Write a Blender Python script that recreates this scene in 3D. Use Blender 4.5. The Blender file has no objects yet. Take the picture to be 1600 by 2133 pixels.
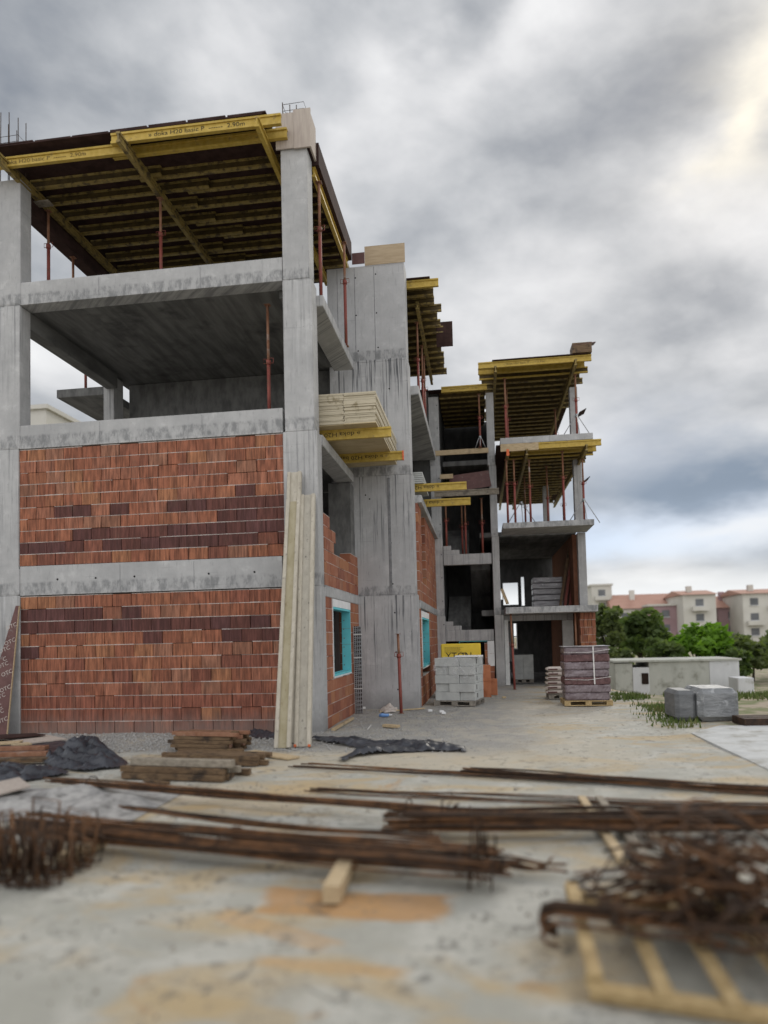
import bpy, bmesh, math, random
from mathutils import Vector, Matrix
rnd = random.Random(7)
S = bpy.context.scene
C = S.collection
# ------------------------------------------------------------------ camera
FPX, PPX, PPY = 1484.0, 800.0, 1262.0
YAW, PITCH, ROLL, EYE = -0.1342, 0.0448, 0.0241, 1.7
cy_, sy_, cp_, sp_ = math.cos(YAW), math.sin(YAW), math.cos(PITCH), math.sin(PITCH)
fw = Vector((sy_*cp_, cy_*cp_, sp_)); rt0 = Vector((cy_, -sy_, 0)); dn0 = fw.cross(rt0)
rt = rt0*math.cos(ROLL) + dn0*math.sin(ROLL); dn = -rt0*math.sin(ROLL) + dn0*math.cos(ROLL)
cam = bpy.data.cameras.new('camera'); camo = bpy.data.objects.new('camera', cam); C.objects.link(camo)
mw = Matrix((( rt.x, -dn.x, -fw.x, 0), (rt.y, -dn.y, -fw.y, 0), (rt.z, -dn.z, -fw.z, EYE), (0, 0, 0, 1)))
camo.matrix_world = mw
cam.sensor_fit = 'VERTICAL'; cam.sensor_height = 36.0; cam.lens = FPX/2133*36
cam.shift_y = (PPY-1066.5)/2133
cam.clip_start = 0.1; cam.clip_end = 2000
cam.dof.use_dof = True; cam.dof.focus_distance = 17.5; cam.dof.aperture_fstop = 0.42
S.camera = camo
def ray(px, py): return rt*((px-PPX)/FPX) + dn*((py-PPY)/FPX) + fw
EYEV = Vector((0, 0, EYE))
def on_z(px, py, z=0.0):
    r = ray(px, py); return EYEV + r*((z-EYE)/r.z)
def on_y(px, py, y):
    r = ray(px, py); return EYEV + r*(y/r.y)
def on_x(px, py, x):
    r = ray(px, py); return EYEV + r*(x/r.x)
# ------------------------------------------------------------------ node helper
class NT:
    def __init__(s, tree): s.t = tree; s.t.nodes.clear()
    def n(s, typ, ins=None, **props):
        nd = s.t.nodes.new(typ)
        for k, v in props.items(): setattr(nd, k, v)
        for k, v in (ins or {}).items():
            sock = nd.inputs[k]
            if isinstance(v, bpy.types.NodeSocket): s.t.links.new(v, sock)
            else: sock.default_value = v
        return nd
    def m(s, op, a, b=0.0, c=0.0, clamp=False):
        nd = s.t.nodes.new('ShaderNodeMath'); nd.operation = op; nd.use_clamp = clamp
        for i, v in enumerate((a, b, c)):
            if isinstance(v, bpy.types.NodeSocket): s.t.links.new(v, nd.inputs[i])
            else: nd.inputs[i].default_value = v
        return nd.outputs[0]
    def mix(s, f, a, b, blend='MIX'):
        nd = s.t.nodes.new('ShaderNodeMix'); nd.data_type = 'RGBA'; nd.blend_type = blend
        for i, v in ((0, f), (6, a), (7, b)):
            if isinstance(v, bpy.types.NodeSocket): s.t.links.new(v, nd.inputs[i])
            elif i == 0: nd.inputs[0].default_value = v
            else: nd.inputs[i].default_value = (*v, 1) if len(v) == 3 else v
        return nd.outputs[2]
    def noise(s, vec, scale, detail=4, rough=0.55, dist=0.0, out=0):
        return s.n('ShaderNodeTexNoise', {'Vector': vec, 'Scale': scale, 'Detail': detail, 'Roughness': rough, 'Distortion': dist}).outputs[out]
    def step(s, v, a, b, lo=0.0, hi=1.0):
        nd = s.n('ShaderNodeMapRange', {'Value': v, 'From Min': a, 'From Max': b, 'To Min': lo, 'To Max': hi}, interpolation_type='SMOOTHSTEP')
        return nd.outputs[0]
    def comb(s, x, y, z): return s.n('ShaderNodeCombineXYZ', {'X': x, 'Y': y, 'Z': z}).outputs[0]
# ------------------------------------------------------------------ world: overcast sky
W = bpy.data.worlds.new('World'); S.world = W; W.use_nodes = True
SUN_PX = (1560, 215)
sd = ray(*SUN_PX).normalized()
SUN_EL = math.asin(sd.z); SUN_AZ = math.atan2(sd.x, sd.y)
w = NT(W.node_tree)
gen = w.n('ShaderNodeTexCoord').outputs['Generated']
sx = w.n('ShaderNodeSeparateXYZ', {0: gen})
dx, dy, dz = sx.outputs
sky = w.n('ShaderNodeTexSky', sky_type='NISHITA', sun_disc=False, sun_elevation=SUN_EL, sun_rotation=SUN_AZ, air_density=1.0, dust_density=1.2).outputs[0]
az = w.m('ARCTAN2', dx, dy); el = w.m('ARCSINE', dz)
den = w.m('ADD', w.m('MAXIMUM', dz, 0.0), 0.14)
cu = w.m('DIVIDE', dx, den); cv = w.m('DIVIDE', dy, den)
# streaks run away from the viewer and lean right
su = w.m('ADD', w.m('MULTIPLY', cu, 0.94), w.m('MULTIPLY', cv, -0.34))
sv = w.m('ADD', w.m('MULTIPLY', cu, 0.34), w.m('MULTIPLY', cv, 0.94))
cvec = w.comb(su, w.m('MULTIPLY', sv, 0.8), 3.7)
n1 = w.noise(cvec, 1.5, 8, 0.52, 0.12)
n2 = w.noise(w.comb(w.m('ADD', az, w.m('MULTIPLY', el, 0.35)), w.m('MULTIPLY', el, 1.75), 9.1), 4.2, 8, 0.52, 0.12)
nn = w.m('ADD', w.m('MULTIPLY', n1, 0.52), w.m('MULTIPLY', n2, 0.48))
warp = w.noise(w.comb(az, w.m('MULTIPLY', el, 2.2), 1.3), 3.2, 5, 0.55)
wz = w.m('MULTIPLY', w.m('SUBTRACT', warp, 0.5), 0.42)
azw = w.m('ADD', az, wz); elw = w.m('ADD', el, w.m('MULTIPLY', wz, 0.42))
def blob(px, py, sa, se, warped=True):
    d = ray(px, py).normalized(); a0 = math.atan2(d.x, d.y); e0 = math.asin(d.z)
    a = w.m('DIVIDE', w.m('SUBTRACT', azw if warped else az, a0), sa)
    e = w.m('DIVIDE', w.m('SUBTRACT', elw if warped else el, e0), se)
    r = w.m('ADD', w.m('MULTIPLY', a, a), w.m('MULTIPLY', e, e))
    return w.m('EXPONENT', w.m('MULTIPLY', r, -1.0))
def cram(v, stops):
    nd = w.n('ShaderNodeValToRGB', {'Fac': v}); cr = nd.color_ramp
    while len(cr.elements) < len(stops): cr.elements.new(0.5)
    for e, (p, c) in zip(cr.elements, stops): e.position = p; e.color = (*c, 1)
    return nd.outputs[0]
brt = nn
for (px, py, sa, se, k) in ((900, 210, .10, .09, .10), (1080, 30, .10, .07, .13), (1130, 620, .22, .12, .05), (960, 60, .055, .05, -.10), (1130, 330, .16, .13, -.09),
                            (150, 80, .34, .16, -.045), (350, 160, .2, .06, .03), (40, 800, .12, .12, .04), (1500, 480, .14, .10, .02), (1520, 160, .2, .16, -.03), (1440, 300, .05, .05, .05), (1580, 640, .1, .05, -.09)):
    brt = w.m('ADD', brt, w.m('MULTIPLY', blob(px, py, sa, se), k))
cloud = cram(brt, [(0.35, (.22, .245, .285)), (0.43, (.36, .38, .405)), (0.50, (.52, .535, .55)), (0.58, (.70, .705, .71)), (0.70, (.93, .93, .92))])
cloud = w.mix(w.m('MULTIPLY', blob(1500, 1000, .19, .058), 1.1, clamp=True), cloud, (.20, .26, .34))
cloud = w.mix(w.m('MULTIPLY', blob(1330, 930, .10, .045), .45, clamp=True), cloud, (.36, .42, .52))
bluec = w.mix(0.3, (.40, .56, .83), w.mix(1.0, sky, (.1, .1, .1), 'MULTIPLY'))
cloud = w.mix(w.m('MULTIPLY', blob(1330, 1125, .21, .036), .95, clamp=True), cloud, bluec)
cloud = w.mix(w.m('MULTIPLY', blob(1560, 1105, .09, .018), .85, clamp=True), cloud, (.82, .84, .86))
cloud = w.mix(w.step(el, .095, .04), cloud, (.83, .86, .88))
glow = w.m('MULTIPLY', w.m('ADD', w.m('MULTIPLY', blob(*SUN_PX, .06, .05), .7), w.m('MULTIPLY', blob(*SUN_PX, .11, .09), .24)), w.step(n2, .36, .56, .45, 1.0))
cloud = w.mix(w.m('MINIMUM', glow, 1.0), cloud, (1.08, 1.0, .82))
# unseen sky behind the viewer: brightness added to fill the front walls
back = w.step(dy, 0.25, -0.45)
cloud = w.mix(w.m('MULTIPLY', back, .8), cloud, (1.32, 1.32, 1.32))
dark_below = w.step(dz, -0.02, -0.12)
cloud = w.mix(dark_below, cloud, (.2, .19, .17))
bgc = w.mix(0.04, w.mix(1.0, cloud, (9.2, 9.2, 9.3), 'MULTIPLY'), sky)
bg = w.n('ShaderNodeBackground', {'Color': bgc, 'Strength': 0.1})
w.n('ShaderNodeOutputWorld', {'Surface': bg.outputs[0]})
# ------------------------------------------------------------------ sun behind cloud, exposure
sl = bpy.data.lights.new('sun', 'SUN'); sl.energy = 1.0; sl.angle = math.radians(16); sl.color = (1.0, .94, .84)
so = bpy.data.objects.new('sun', sl); C.objects.link(so)
so.rotation_euler = (-sd).to_track_quat('-Z', 'Y').to_euler()
S.view_settings.view_transform = 'Standard'; S.view_settings.look = 'None'
S.view_settings.gamma = 1.0; S.view_settings.exposure = 0.22
S.cycles.max_bounces = 6; S.cycles.diffuse_bounces = 4
S.cycles.use_denoising = True
# ------------------------------------------------------------------ materials
MATS = {}
def newmat(name):
    m = bpy.data.materials.new(name); m.use_nodes = True; MATS[name] = m
    return m, NT(m.node_tree)
def finish(t, col, rough, bump=None, bstr=0.3, bdist=0.02, metal=0.0, spec=0.35, alpha=None, coat=0.0):
    b = t.n('ShaderNodeBsdfPrincipled', {'Roughness': rough, 'Metallic': metal, 'Specular IOR Level': spec, 'Coat Weight': coat})
    if isinstance(col, bpy.types.NodeSocket): t.t.links.new(col, b.inputs['Base Color'])
    else: b.inputs['Base Color'].default_value = (*col, 1)
    if bump is not None:
        bn = t.n('ShaderNodeBump', {'Height': bump, 'Strength': bstr, 'Distance': bdist})
        t.t.links.new(bn.outputs[0], b.inputs['Normal'])
    if alpha is not None:
        if isinstance(alpha, bpy.types.NodeSocket): t.t.links.new(alpha, b.inputs['Alpha'])
        else: b.inputs['Alpha'].default_value = alpha
    t.n('ShaderNodeOutputMaterial', {'Surface': b.outputs[0]})
    return b
def pos(t): return t.n('ShaderNodeNewGeometry').outputs['Position']
def mottled(name, c1, c2, scale=6, rough=.7, bstr=.2, stretch=(1, 1, 1), dirt=None, dscale=3, dlo=.55, dhi=.7, metal=0.0, spec=.3, detail=6, bdist=.01, coat=0.0):
    m, t = newmat(name)
    p = t.n('ShaderNodeVectorMath', {0: pos(t), 1: stretch}, operation='MULTIPLY').outputs[0]
    a = t.noise(p, scale, detail, .6)
    col = t.mix(t.step(a, .3, .7), c1, c2)
    if dirt:
        d = t.noise(pos(t), dscale, 6, .62)
        col = t.mix(t.step(d, dlo, dhi), col, dirt)
    finish(t, col, rough, a, bstr, bdist, metal, spec, coat=coat)
    return m
def concrete(name, base=(.47, .468, .465), dark=(.36, .36, .36), bands=(2.72, 5.66, 8.55), streak=.45, planks=0.0, rough=.85):
    m, t = newmat(name)
    P = pos(t); s = t.n('ShaderNodeSeparateXYZ', {0: P}); x, y, z = s.outputs
    lat = t.m('ADD', x, y)
    big = t.noise(P, .55, 7, .62)
    mid = t.noise(P, 3.2, 8, .65)
    fine = t.noise(P, 38, 4, .7)
    v = t.m('ADD', t.m('MULTIPLY', big, .55), t.m('MULTIPLY', mid, .45))
    col = t.mix(t.step(v, .34, .64), dark, base)
    col = t.mix(t.m('MULTIPLY', t.step(mid, .56, .70), .35), col, (.60, .60, .59))
    fm = t.noise(t.comb(t.m('MULTIPLY', lat, 26), y, t.m('MULTIPLY', z, 3.2)), 1.0, 6, .72)
    col = t.mix(t.m('MULTIPLY', t.step(fm, .55, .68), .5), col, (.22, .22, .225))
    vb = t.noise(t.comb(t.m('MULTIPLY', lat, 5.5), 2.0, t.m('MULTIPLY', z, .12)), 1.0, 3, .5)
    col = t.mix(t.m('MULTIPLY', t.step(vb, .5, .62), .11), col, (.30, .30, .305))
    # drip streaks under every pour joint
    sn = t.noise(t.comb(t.m('MULTIPLY', lat, 17.0), 0.0, t.m('MULTIPLY', z, .40)), 1.0, 5, .62)
    sl_ = t.step(sn, .52, .60)
    lsn = t.noise(t.comb(t.m('MULTIPLY', lat, 11.0), 5.0, t.m('MULTIPLY', z, .5)), 1.0, 4, .6)
    low = t.noise(t.comb(lat, 0.0, t.m('MULTIPLY', z, .4)), 1.3, 3, .5)
    wob = t.m('MULTIPLY', t.m('SUBTRACT', t.noise(t.comb(lat, 0.0, 0.0), 3.0, 5, .7), .5), .16)
    allb = None; line = None
    for h in bands:
        d = t.m('SUBTRACT', t.m('ADD', h, wob), z)
        bm_ = t.m('MULTIPLY', t.step(d, -.02, .02), t.step(d, 2.6, .2))
        rag = t.m('MULTIPLY', t.step(d, -.26, -.2), t.step(d, .03, -.02))
        allb = bm_ if allb is None else t.m('MAXIMUM', allb, bm_)
        line = rag if line is None else t.m('MAXIMUM', line, rag)
    drip = t.m('MULTIPLY', t.m('MULTIPLY', sl_, allb), t.step(low, .28, .5))
    col = t.mix(t.m('MULTIPLY', t.m('MULTIPLY', t.step(lsn, .55, .7), allb), .4), col, (.60, .60, .61))
    col = t.mix(t.m('MULTIPLY', drip, streak), col, (.075, .08, .088))
    rg = t.m('MULTIPLY', line, t.step(t.noise(t.comb(t.m('MULTIPLY', lat, 7), y, t.m('MULTIPLY', z, 3)), 1.0, 6, .7), .4, .62))
    col = t.mix(t.m('MULTIPLY', rg, .62), col, (.12, .125, .13))
    # board marks, blow holes
    brd = t.noise(t.comb(t.m('MULTIPLY', lat, .8), 0.0, t.m('MULTIPLY', z, 22)), 1.0, 3, .6)
    col = t.mix(t.m('MULTIPLY', t.step(brd, .62, .72), .28), col, (.13, .135, .14))
    vor = t.n('ShaderNodeTexVoronoi', {'Vector': P, 'Scale': 9.0}).outputs['Distance']
    hole = t.m('MULTIPLY', t.step(vor, .075, .045), t.step(mid, .5, .6))
    col = t.mix(t.m('MULTIPLY', hole, .75), col, (.05, .05, .05))
    # splash dirt close to the ground
    col = t.mix(t.m('MULTIPLY', t.step(t.m('ADD', z, t.m('MULTIPLY', t.m('SUBTRACT', mid, .5), .5)), .55, .0), .45), col, (.15, .145, .14))
    hgt = t.m('ADD', t.m('MULTIPLY', mid, .6), t.m('MULTIPLY', fine, .4))
    finish(t, col, rough, hgt, .35, .012)
    return m
M_CON = concrete('concrete')
M_CON2 = concrete('concrete_core', (.48, .48, .485), (.39, .39, .395), streak=.9)
M_CON3 = concrete('concrete_wing', (.46, .46, .46), (.35, .35, .35), bands=(2.4, 5.1, 7.6), streak=.4)
M_SOF = mottled('shaded_board_marked_concrete', (.11, .11, .108), (.20, .20, .195), 2.2, .9, .25, (2.5, .35, 1), (.065, .065, .065), 1.1, .5, .75)  # soffits and interiors: shade put into a darker concrete colour
M_INW = mottled('shaded_inner_wall', (.05, .05, .05), (.085, .085, .083), 2.2, .9, .25, (2.5, .35, 1))  # indoor darkness of the wing put into the wall colour
M_FIN = mottled('joint_concrete', (.16, .165, .17), (.25, .25, .26), 9, .9, .2)
M_HOLE = mottled('dark_hole', (.01, .01, .01), (.015, .015, .015), 9, .95, 0)
def yellow(name, c1, c2, dirtc, dlo):
    return mottled(name, c1, c2, 5, .55, .12, (2, 2, 2), dirtc, 7, dlo, dlo+.16, spec=.3)
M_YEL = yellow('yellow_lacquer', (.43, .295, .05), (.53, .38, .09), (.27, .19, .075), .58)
M_YELD = yellow('worn_shaded_yellow_timber', (.24, .175, .055), (.34, .255, .09), (.10, .075, .04), .47)  # worn yellow, darkened further for the shade under the decks
M_SPLAT = mottled('splattered_grey_timber', (.34, .315, .265), (.42, .39, .33), 4, .85, .3, (3, 3, 1), (.16, .15, .135), 13, .62, .68)
M_YELG = mottled('splattered_yellow_timber', (.40, .365, .295), (.50, .46, .385), 5, .8, .25, (3, 3, .8), (.30, .27, .23), 16, .60, .67)
M_YELW = mottled('splattered_web', (.31, .27, .17), (.39, .345, .24), 3, .8, .25, (3, 3, .5), (.25, .2, .12), 15, .60, .70)
M_PLY = mottled('dark_film_plywood', (.035, .021, .019), (.062, .036, .032), 4, .85, .1, spec=.08)
M_WEBD = mottled('shaded_dirty_joist_web', (.05, .035, .014), (.095, .066, .024), 5, .8, .12)  # dirt, and shade below the deck put into the web colour
M_PLYB = mottled('brown_film_plywood', (.10, .045, .042), (.14, .068, .062), 5, .5, .1, (1, 1, 1), (.2, .16, .15), 9, .58, .75)
M_PLYT = mottled('tan_plywood', (.38, .29, .19), (.47, .37, .25), 3, .8, .15, (1, 1, 6))
M_PLYE = mottled('pale_panel_edge', (.47, .415, .30), (.58, .52, .40), 14, .8, .2, (.5, .5, 14), (.3, .25, .16), 5, .58, .7)
M_PLYU = mottled('panel_underside', (.46, .37, .22), (.55, .45, .28), 2, .7, .1, (1, 4, 1), (.36, .28, .16), 2.2, .5, .8)
M_WOOD = mottled('raw_timber', (.40, .30, .18), (.52, .41, .26), 4, .8, .25, (2, 14, 8), (.25, .2, .14), 3, .55, .75)
M_WOODG = mottled('grey_timber', (.20, .172, .135), (.33, .292, .235), 4, .85, .3, (3, 9, 9), (.14, .12, .1), 5, .5, .7)
M_WOODD = mottled('dark_wet_timber', (.095, .058, .032), (.19, .125, .07), 3, .7, .3, (1.2, 14, 14), (.04, .028, .02), 5, .5, .68)
M_BOXW = mottled('pink_box_timber', (.40, .34, .30), (.50, .44, .38), 3, .85, .2, (9, 9, .8))
M_RED = mottled('rusty_red_paint', (.20, .048, .04), (.27, .078, .06), 9, .6, .15, (1, 1, .4), (.16, .075, .045), 6, .5, .7)
M_RUSTT = mottled('rusty_tube', (.20, .085, .045), (.30, .16, .10), 9, .7, .2, (1, 1, .5), (.4, .36, .33), 3, .58, .75)
M_RUST = mottled('rebar_rust', (.060, .031, .016), (.175, .082, .034), 7, .75, .3, (1, 1, 1), (.03, .018, .013), 2.5, .5, .75)
M_RUSTD = mottled('dark_rebar', (.024, .015, .011), (.065, .036, .02), 9, .75, .3)
M_STEEL = mottled('galvanised_steel', (.33, .34, .35), (.45, .46, .47), 8, .45, .05, metal=.6)
M_CYAN = mottled('cyan_insulation', (.13, .52, .58), (.16, .60, .66), 2.5, .8, .1, (1, 1, 1), (.18, .58, .63), 30, .55, .8)
M_WHITE = mottled('white_foam', (.70, .71, .71), (.80, .80, .80), 4, .8, .1, (1, 1, 1), (.5, .5, .48), 2.5, .62, .8)
M_AAC = mottled('aerated_block', (.43, .44, .43), (.53, .54, .52), 5, .9, .15, (1, 1, 1), (.36, .36, .35), 1.7, .5, .8)
M_AACW = mottled('white_aerated_block', (.58, .59, .58), (.70, .71, .70), 5, .9, .15)
M_TARP = mottled('black_plastic', (.024, .026, .033), (.050, .053, .065), 3, .36, .35, (1, 1, 1), (.08, .08, .085), 2.6, .62, .82, spec=.45, bdist=.05)
M_PALW = mottled('pallet_wood', (.36, .255, .12), (.48, .355, .185), 3, .75, .25, (6, 3, 3), (.25, .17, .08), 4, .55, .75)
M_PALG = mottled('grey_pallet_wood', (.20, .18, .155), (.31, .28, .24), 3, .85, .25, (6, 3, 3))
M_BAG = mottled('paper_bag', (.50, .44, .40), (.62, .56, .51), 6, .75, .3, (1, 1, 1), (.3, .24, .22), 8, .62, .72, bdist=.03)
M_WRAP = mottled('shrink_wrapped_brown', (.145, .108, .118), (.25, .205, .22), 3.5, .3, .5, (.7, .7, 3), (.33, .29, .31), 5, .6, .74, spec=.5, bdist=.03)
M_WRAPD = mottled('red_brown_load', (.095, .05, .05), (.165, .09, .09), 10, .6, .3)
M_WRAPS = mottled('silver_wrap', (.16, .15, .16), (.46, .45, .47), 4, .28, .6, (.6, .6, 4), (.66, .65, .67), 7, .6, .72, spec=.5, bdist=.04)
M_YPACK = mottled('yellow_foil', (.72, .49, .02), (.80, .57, .035), 2.5, .35, .2, spec=.5, bdist=.03)
M_INK = mottled('black_ink', (.02, .018, .014), (.03, .026, .02), 9, .7, 0)
M_INKF = mottled('faded_ink', (.11, .075, .025), (.17, .11, .03), 9, .7, 0)
M_PRINT = mottled('pale_print', (.42, .36, .33), (.52, .46, .42), 9, .7, 0)
M_STRAP = mottled('white_strap', (.62, .60, .58), (.72, .70, .68), 9, .5, 0)
M_BLUEP = mottled('blue_plastic', (.10, .22, .50), (.16, .32, .62), 9, .3, .1, spec=.5)
M_ORG = mottled('orange_paint', (.62, .13, .04), (.70, .17, .06), 9, .5, 0)
M_LEAF = None
def brickmat():
    m, t = newmat('hollow_clay_block')
    at = t.n('ShaderNodeAttribute', attribute_name='Col').outputs['Color']
    uv = t.n('ShaderNodeUVMap').outputs[0]
    s = t.n('ShaderNodeSeparateXYZ', {0: uv}); u, v = s.outputs[0], s.outputs[1]
    rib = t.m('SINE', t.m('MULTIPLY', u, 2*math.pi/.0305))
    st = t.noise(t.comb(t.m('MULTIPLY', u, 34), t.m('MULTIPLY', v, 2.2), 0.0), 1.0, 4, .6)
    st2 = t.noise(t.comb(t.m('MULTIPLY', u, 3.2), t.m('MULTIPLY', v, 2.4), 4.0), 1.0, 5, .6)
    st4 = t.noise(t.comb(t.m('MULTIPLY', u, 13), t.m('MULTIPLY', v, 1.6), 7.0), 1.0, 4, .65)
    gain = t.m('MULTIPLY', t.step(st4, .34, .68, .66, 1.24), t.step(st, .34, .68, .84, 1.22))
    col = t.mix(1.0, at, t.comb(gain, gain, gain), 'MULTIPLY')
    col = t.mix(t.m('MULTIPLY', t.step(st, .52, .30), .55), col, (.085, .03, .02))
    col = t.mix(t.m('MULTIPLY', t.step(rib, .1, -1.0), .33), col, (.07, .024, .016))
    col = t.mix(t.m('MULTIPLY', t.step(st2, .56, .74), .30), col, (.13, .085, .06))
    pz = t.n('ShaderNodeSeparateXYZ', {0: pos(t)}).outputs[2]
    dust = t.m('MULTIPLY', t.step(t.m('ADD', pz, t.m('MULTIPLY', st2, -.5)), .22, -.25), .6)
    col = t.mix(dust, col, (.22, .17, .15))
    h = t.m('ADD', t.m('MULTIPLY', rib, .5), st)
    finish(t, col, .82, h, .35, .006)
    return m
M_BRICK = brickmat()
m, t = newmat('plain_clay_block'); at = t.n('ShaderNodeAttribute', attribute_name='Col').outputs['Color']
nz = t.noise(pos(t), 5, 6, .65); nf = t.noise(pos(t), 40, 4, .7)
col = t.mix(t.m('MULTIPLY', t.step(nz, .5, .7), .35), at, (.50, .26, .17)); col = t.mix(t.m('MULTIPLY', t.step(nz, .45, .3), .35), col, (.22, .08, .05))
finish(t, col, .85, nf, .3, .006); M_BRICKP = m
M_BRICKD = mottled('shaded_clay_block', (.17, .075, .045), (.24, .11, .065), 5, .85, .15)  # clay block colour darkened to stand for indoor shade
M_BRICKS = mottled('smooth_clay_block', (.46, .17, .085), (.54, .22, .12), 5, .82, .15, (1, 1, 1), (.27, .09, .045), 3, .5, .75)
M_MORT = mottled('mortar', (.46, .42, .39), (.64, .60, .57), 14, .95, .3)
M_GAP = mottled('dark_gap', (.02, .012, .01), (.03, .018, .014), 9, .95, 0)
# ------------------------------------------------------------------ mesh builder
class MB:
    def __init__(s): s.v = []; s.f = []; s.mi = []; s.mats = []; s.col = []; s.uv = []; s.cur = 0; s.c = (1, 1, 1, 1); s.sm = []; s.smooth = False
    def mat(s, m):
        if m not in s.mats: s.mats.append(m)
        s.cur = s.mats.index(m); return s
    def face(s, ids, uvs=None):
        s.f.append(ids); s.mi.append(s.cur); s.col.append(s.c); s.uv.append(uvs or [(0, 0)]*len(ids)); s.sm.append(s.smooth)
    def quadbox(s, P, uvf=None):
        b = len(s.v); s.v += [tuple(p) for p in P]
        for q in ((0, 3, 2, 1), (4, 5, 6, 7), (0, 1, 5, 4), (1, 2, 6, 5), (2, 3, 7, 6), (3, 0, 4, 7)):
            s.face([b+i for i in q], [uvf(Vector(P[i])) for i in q] if uvf else None)
    def box(s, x0, x1, y0, y1, z0, z1, uvf=None):
        s.quadbox([(x0, y0, z0), (x1, y0, z0), (x1, y1, z0), (x0, y1, z0), (x0, y0, z1), (x1, y0, z1), (x1, y1, z1), (x0, y1, z1)], uvf); return s
    def obox(s, c, ax, ay, az, uvf=None):   # centre + half axis vectors
        c, ax, ay, az = Vector(c), Vector(ax), Vector(ay), Vector(az)
        s.quadbox([c-ax-ay-az, c+ax-ay-az, c+ax+ay-az, c-ax+ay-az, c-ax-ay+az, c+ax-ay+az, c+ax+ay+az, c-ax+ay+az], uvf); return s
    def beam(s, p0, p1, w, h, up=(0, 0, 1)):
        p0, p1 = Vector(p0), Vector(p1); d = p1-p0; L = d.length; d.normalize()
        u = Vector(up); sd_ = d.cross(u)
        if sd_.length < 1e-4: sd_ = d.cross(Vector((0, 1, 0)))
        sd_.normalize(); u = sd_.cross(d).normalized()
        return s.obox((p0+p1)/2, d*(L/2), sd_*(w/2), u*(h/2))
    def ibeam(s, p0, p1, h=.2, fwid=.08, fh=.04, web=.03, up=(0, 0, 1), mf=None, mw_=None):
        p0, p1 = Vector(p0), Vector(p1); d = (p1-p0).normalized(); sd_ = d.cross(Vector(up)).normalized(); u = sd_.cross(d).normalized()
        if mf: s.mat(mf)
        for k in (-1, 1): s.beam(p0+u*k*(h/2-fh/2), p1+u*k*(h/2-fh/2), fwid, fh, u)
        if mw_: s.mat(mw_)
        s.beam(p0+d*.003, p1-d*.003, web, h-2*fh-.0005, u); return s
    def tube(s, pts, r, n=6, caps=True, smooth=True):
        pts = [Vector(p) for p in pts]; rings = []
        old = s.smooth; s.smooth = smooth
        prev = None
        for i, p in enumerate(pts):
            d = (pts[min(i+1, len(pts)-1)]-pts[max(i-1, 0)])
            if d.length < 1e-7: d = Vector((0, 0, 1))
            d.normalize()
            a = prev if prev is not None and abs(prev.dot(d)) < .95 else (Vector((0, 0, 1)) if abs(d.z) < .9 else Vector((1, 0, 0)))
            a = (a-d*a.dot(d)).normalized(); prev = a; b = d.cross(a)
            rr = r[i] if isinstance(r, (list, tuple)) else r
            base = len(s.v)
            for k in range(n):
                t = 2*math.pi*k/n; s.v.append(tuple(p+a*rr*math.cos(t)+b*rr*math.sin(t)))
            rings.append(base)
        for i in range(len(rings)-1):
            for k in range(n): s.face([rings[i]+k, rings[i]+(k+1) % n, rings[i+1]+(k+1) % n, rings[i+1]+k])
        s.smooth = False
        if caps:
            s.face([rings[0]+k for k in range(n)][::-1]); s.face([rings[-1]+k for k in range(n)])
        s.smooth = old; return s
    def poly(s, pts, thick):   # extruded planar polygon; thick is a vector
        b = len(s.v); n = len(pts); th = Vector(thick)
        s.v += [tuple(p) for p in pts]+[tuple(Vector(p)+th) for p in pts]
        s.face(list(range(b, b+n))[::-1]); s.face(list(range(b+n, b+2*n)))
        for i in range(n): s.face([b+i, b+(i+1) % n, b+n+(i+1) % n, b+n+i])
        return s
    def build(s, name, m=None, parent=None, bevel=0.0, loc=None):
        me = bpy.data.meshes.new(name)
        L = Vector(loc) if loc is not None else Vector((0, 0, 0))
        me.from_pydata([tuple(Vector(p)-L) for p in s.v], [], s.f)
        mats = s.mats if s.mats else [m]
        for q in mats: me.materials.append(q)
        me.polygons.foreach_set('material_index', s.mi if s.mats else [0]*len(s.f))
        me.polygons.foreach_set('use_smooth', s.sm)
        ca = me.color_attributes.new('Col', 'FLOAT_COLOR', 'CORNER'); ul = me.uv_layers.new(name='UVMap')
        cd = []; ud = []
        for f, c, u in zip(s.f, s.col, s.uv):
            for k in range(len(f)): cd += list(c); ud += list(u[k])
        ca.data.foreach_set('color', cd); ul.data.foreach_set('uv', ud)
        bm = bmesh.new(); bm.from_mesh(me); bmesh.ops.recalc_face_normals(bm, faces=bm.faces); bm.to_mesh(me); bm.free()
        me.update()
        o = bpy.data.objects.new(name, me); C.objects.link(o); o.location = L
        if parent is not None:
            o.parent = parent; o.location = L-parent.location if parent.type == 'EMPTY' or True else L
        if bevel:
            b = o.modifiers.new('bevel', 'BEVEL'); b.width = bevel; b.segments = 1; b.limit_method = 'ANGLE'
        return o
def tag(o, label, cat, group=None, kind=None):
    if label: o['label'] = label
    if cat: o['category'] = cat
    if group: o['group'] = group
    if kind: o['kind'] = kind
    return o
def thing(name, label, cat, loc=(0, 0, 0), group=None):
    o = bpy.data.objects.new(name, None); C.objects.link(o); o.location = Vector(loc); o.empty_display_size = .2
    return tag(o, label, cat, group)
def sub(par):     # world position a part of a part must subtract
    return par
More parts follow.
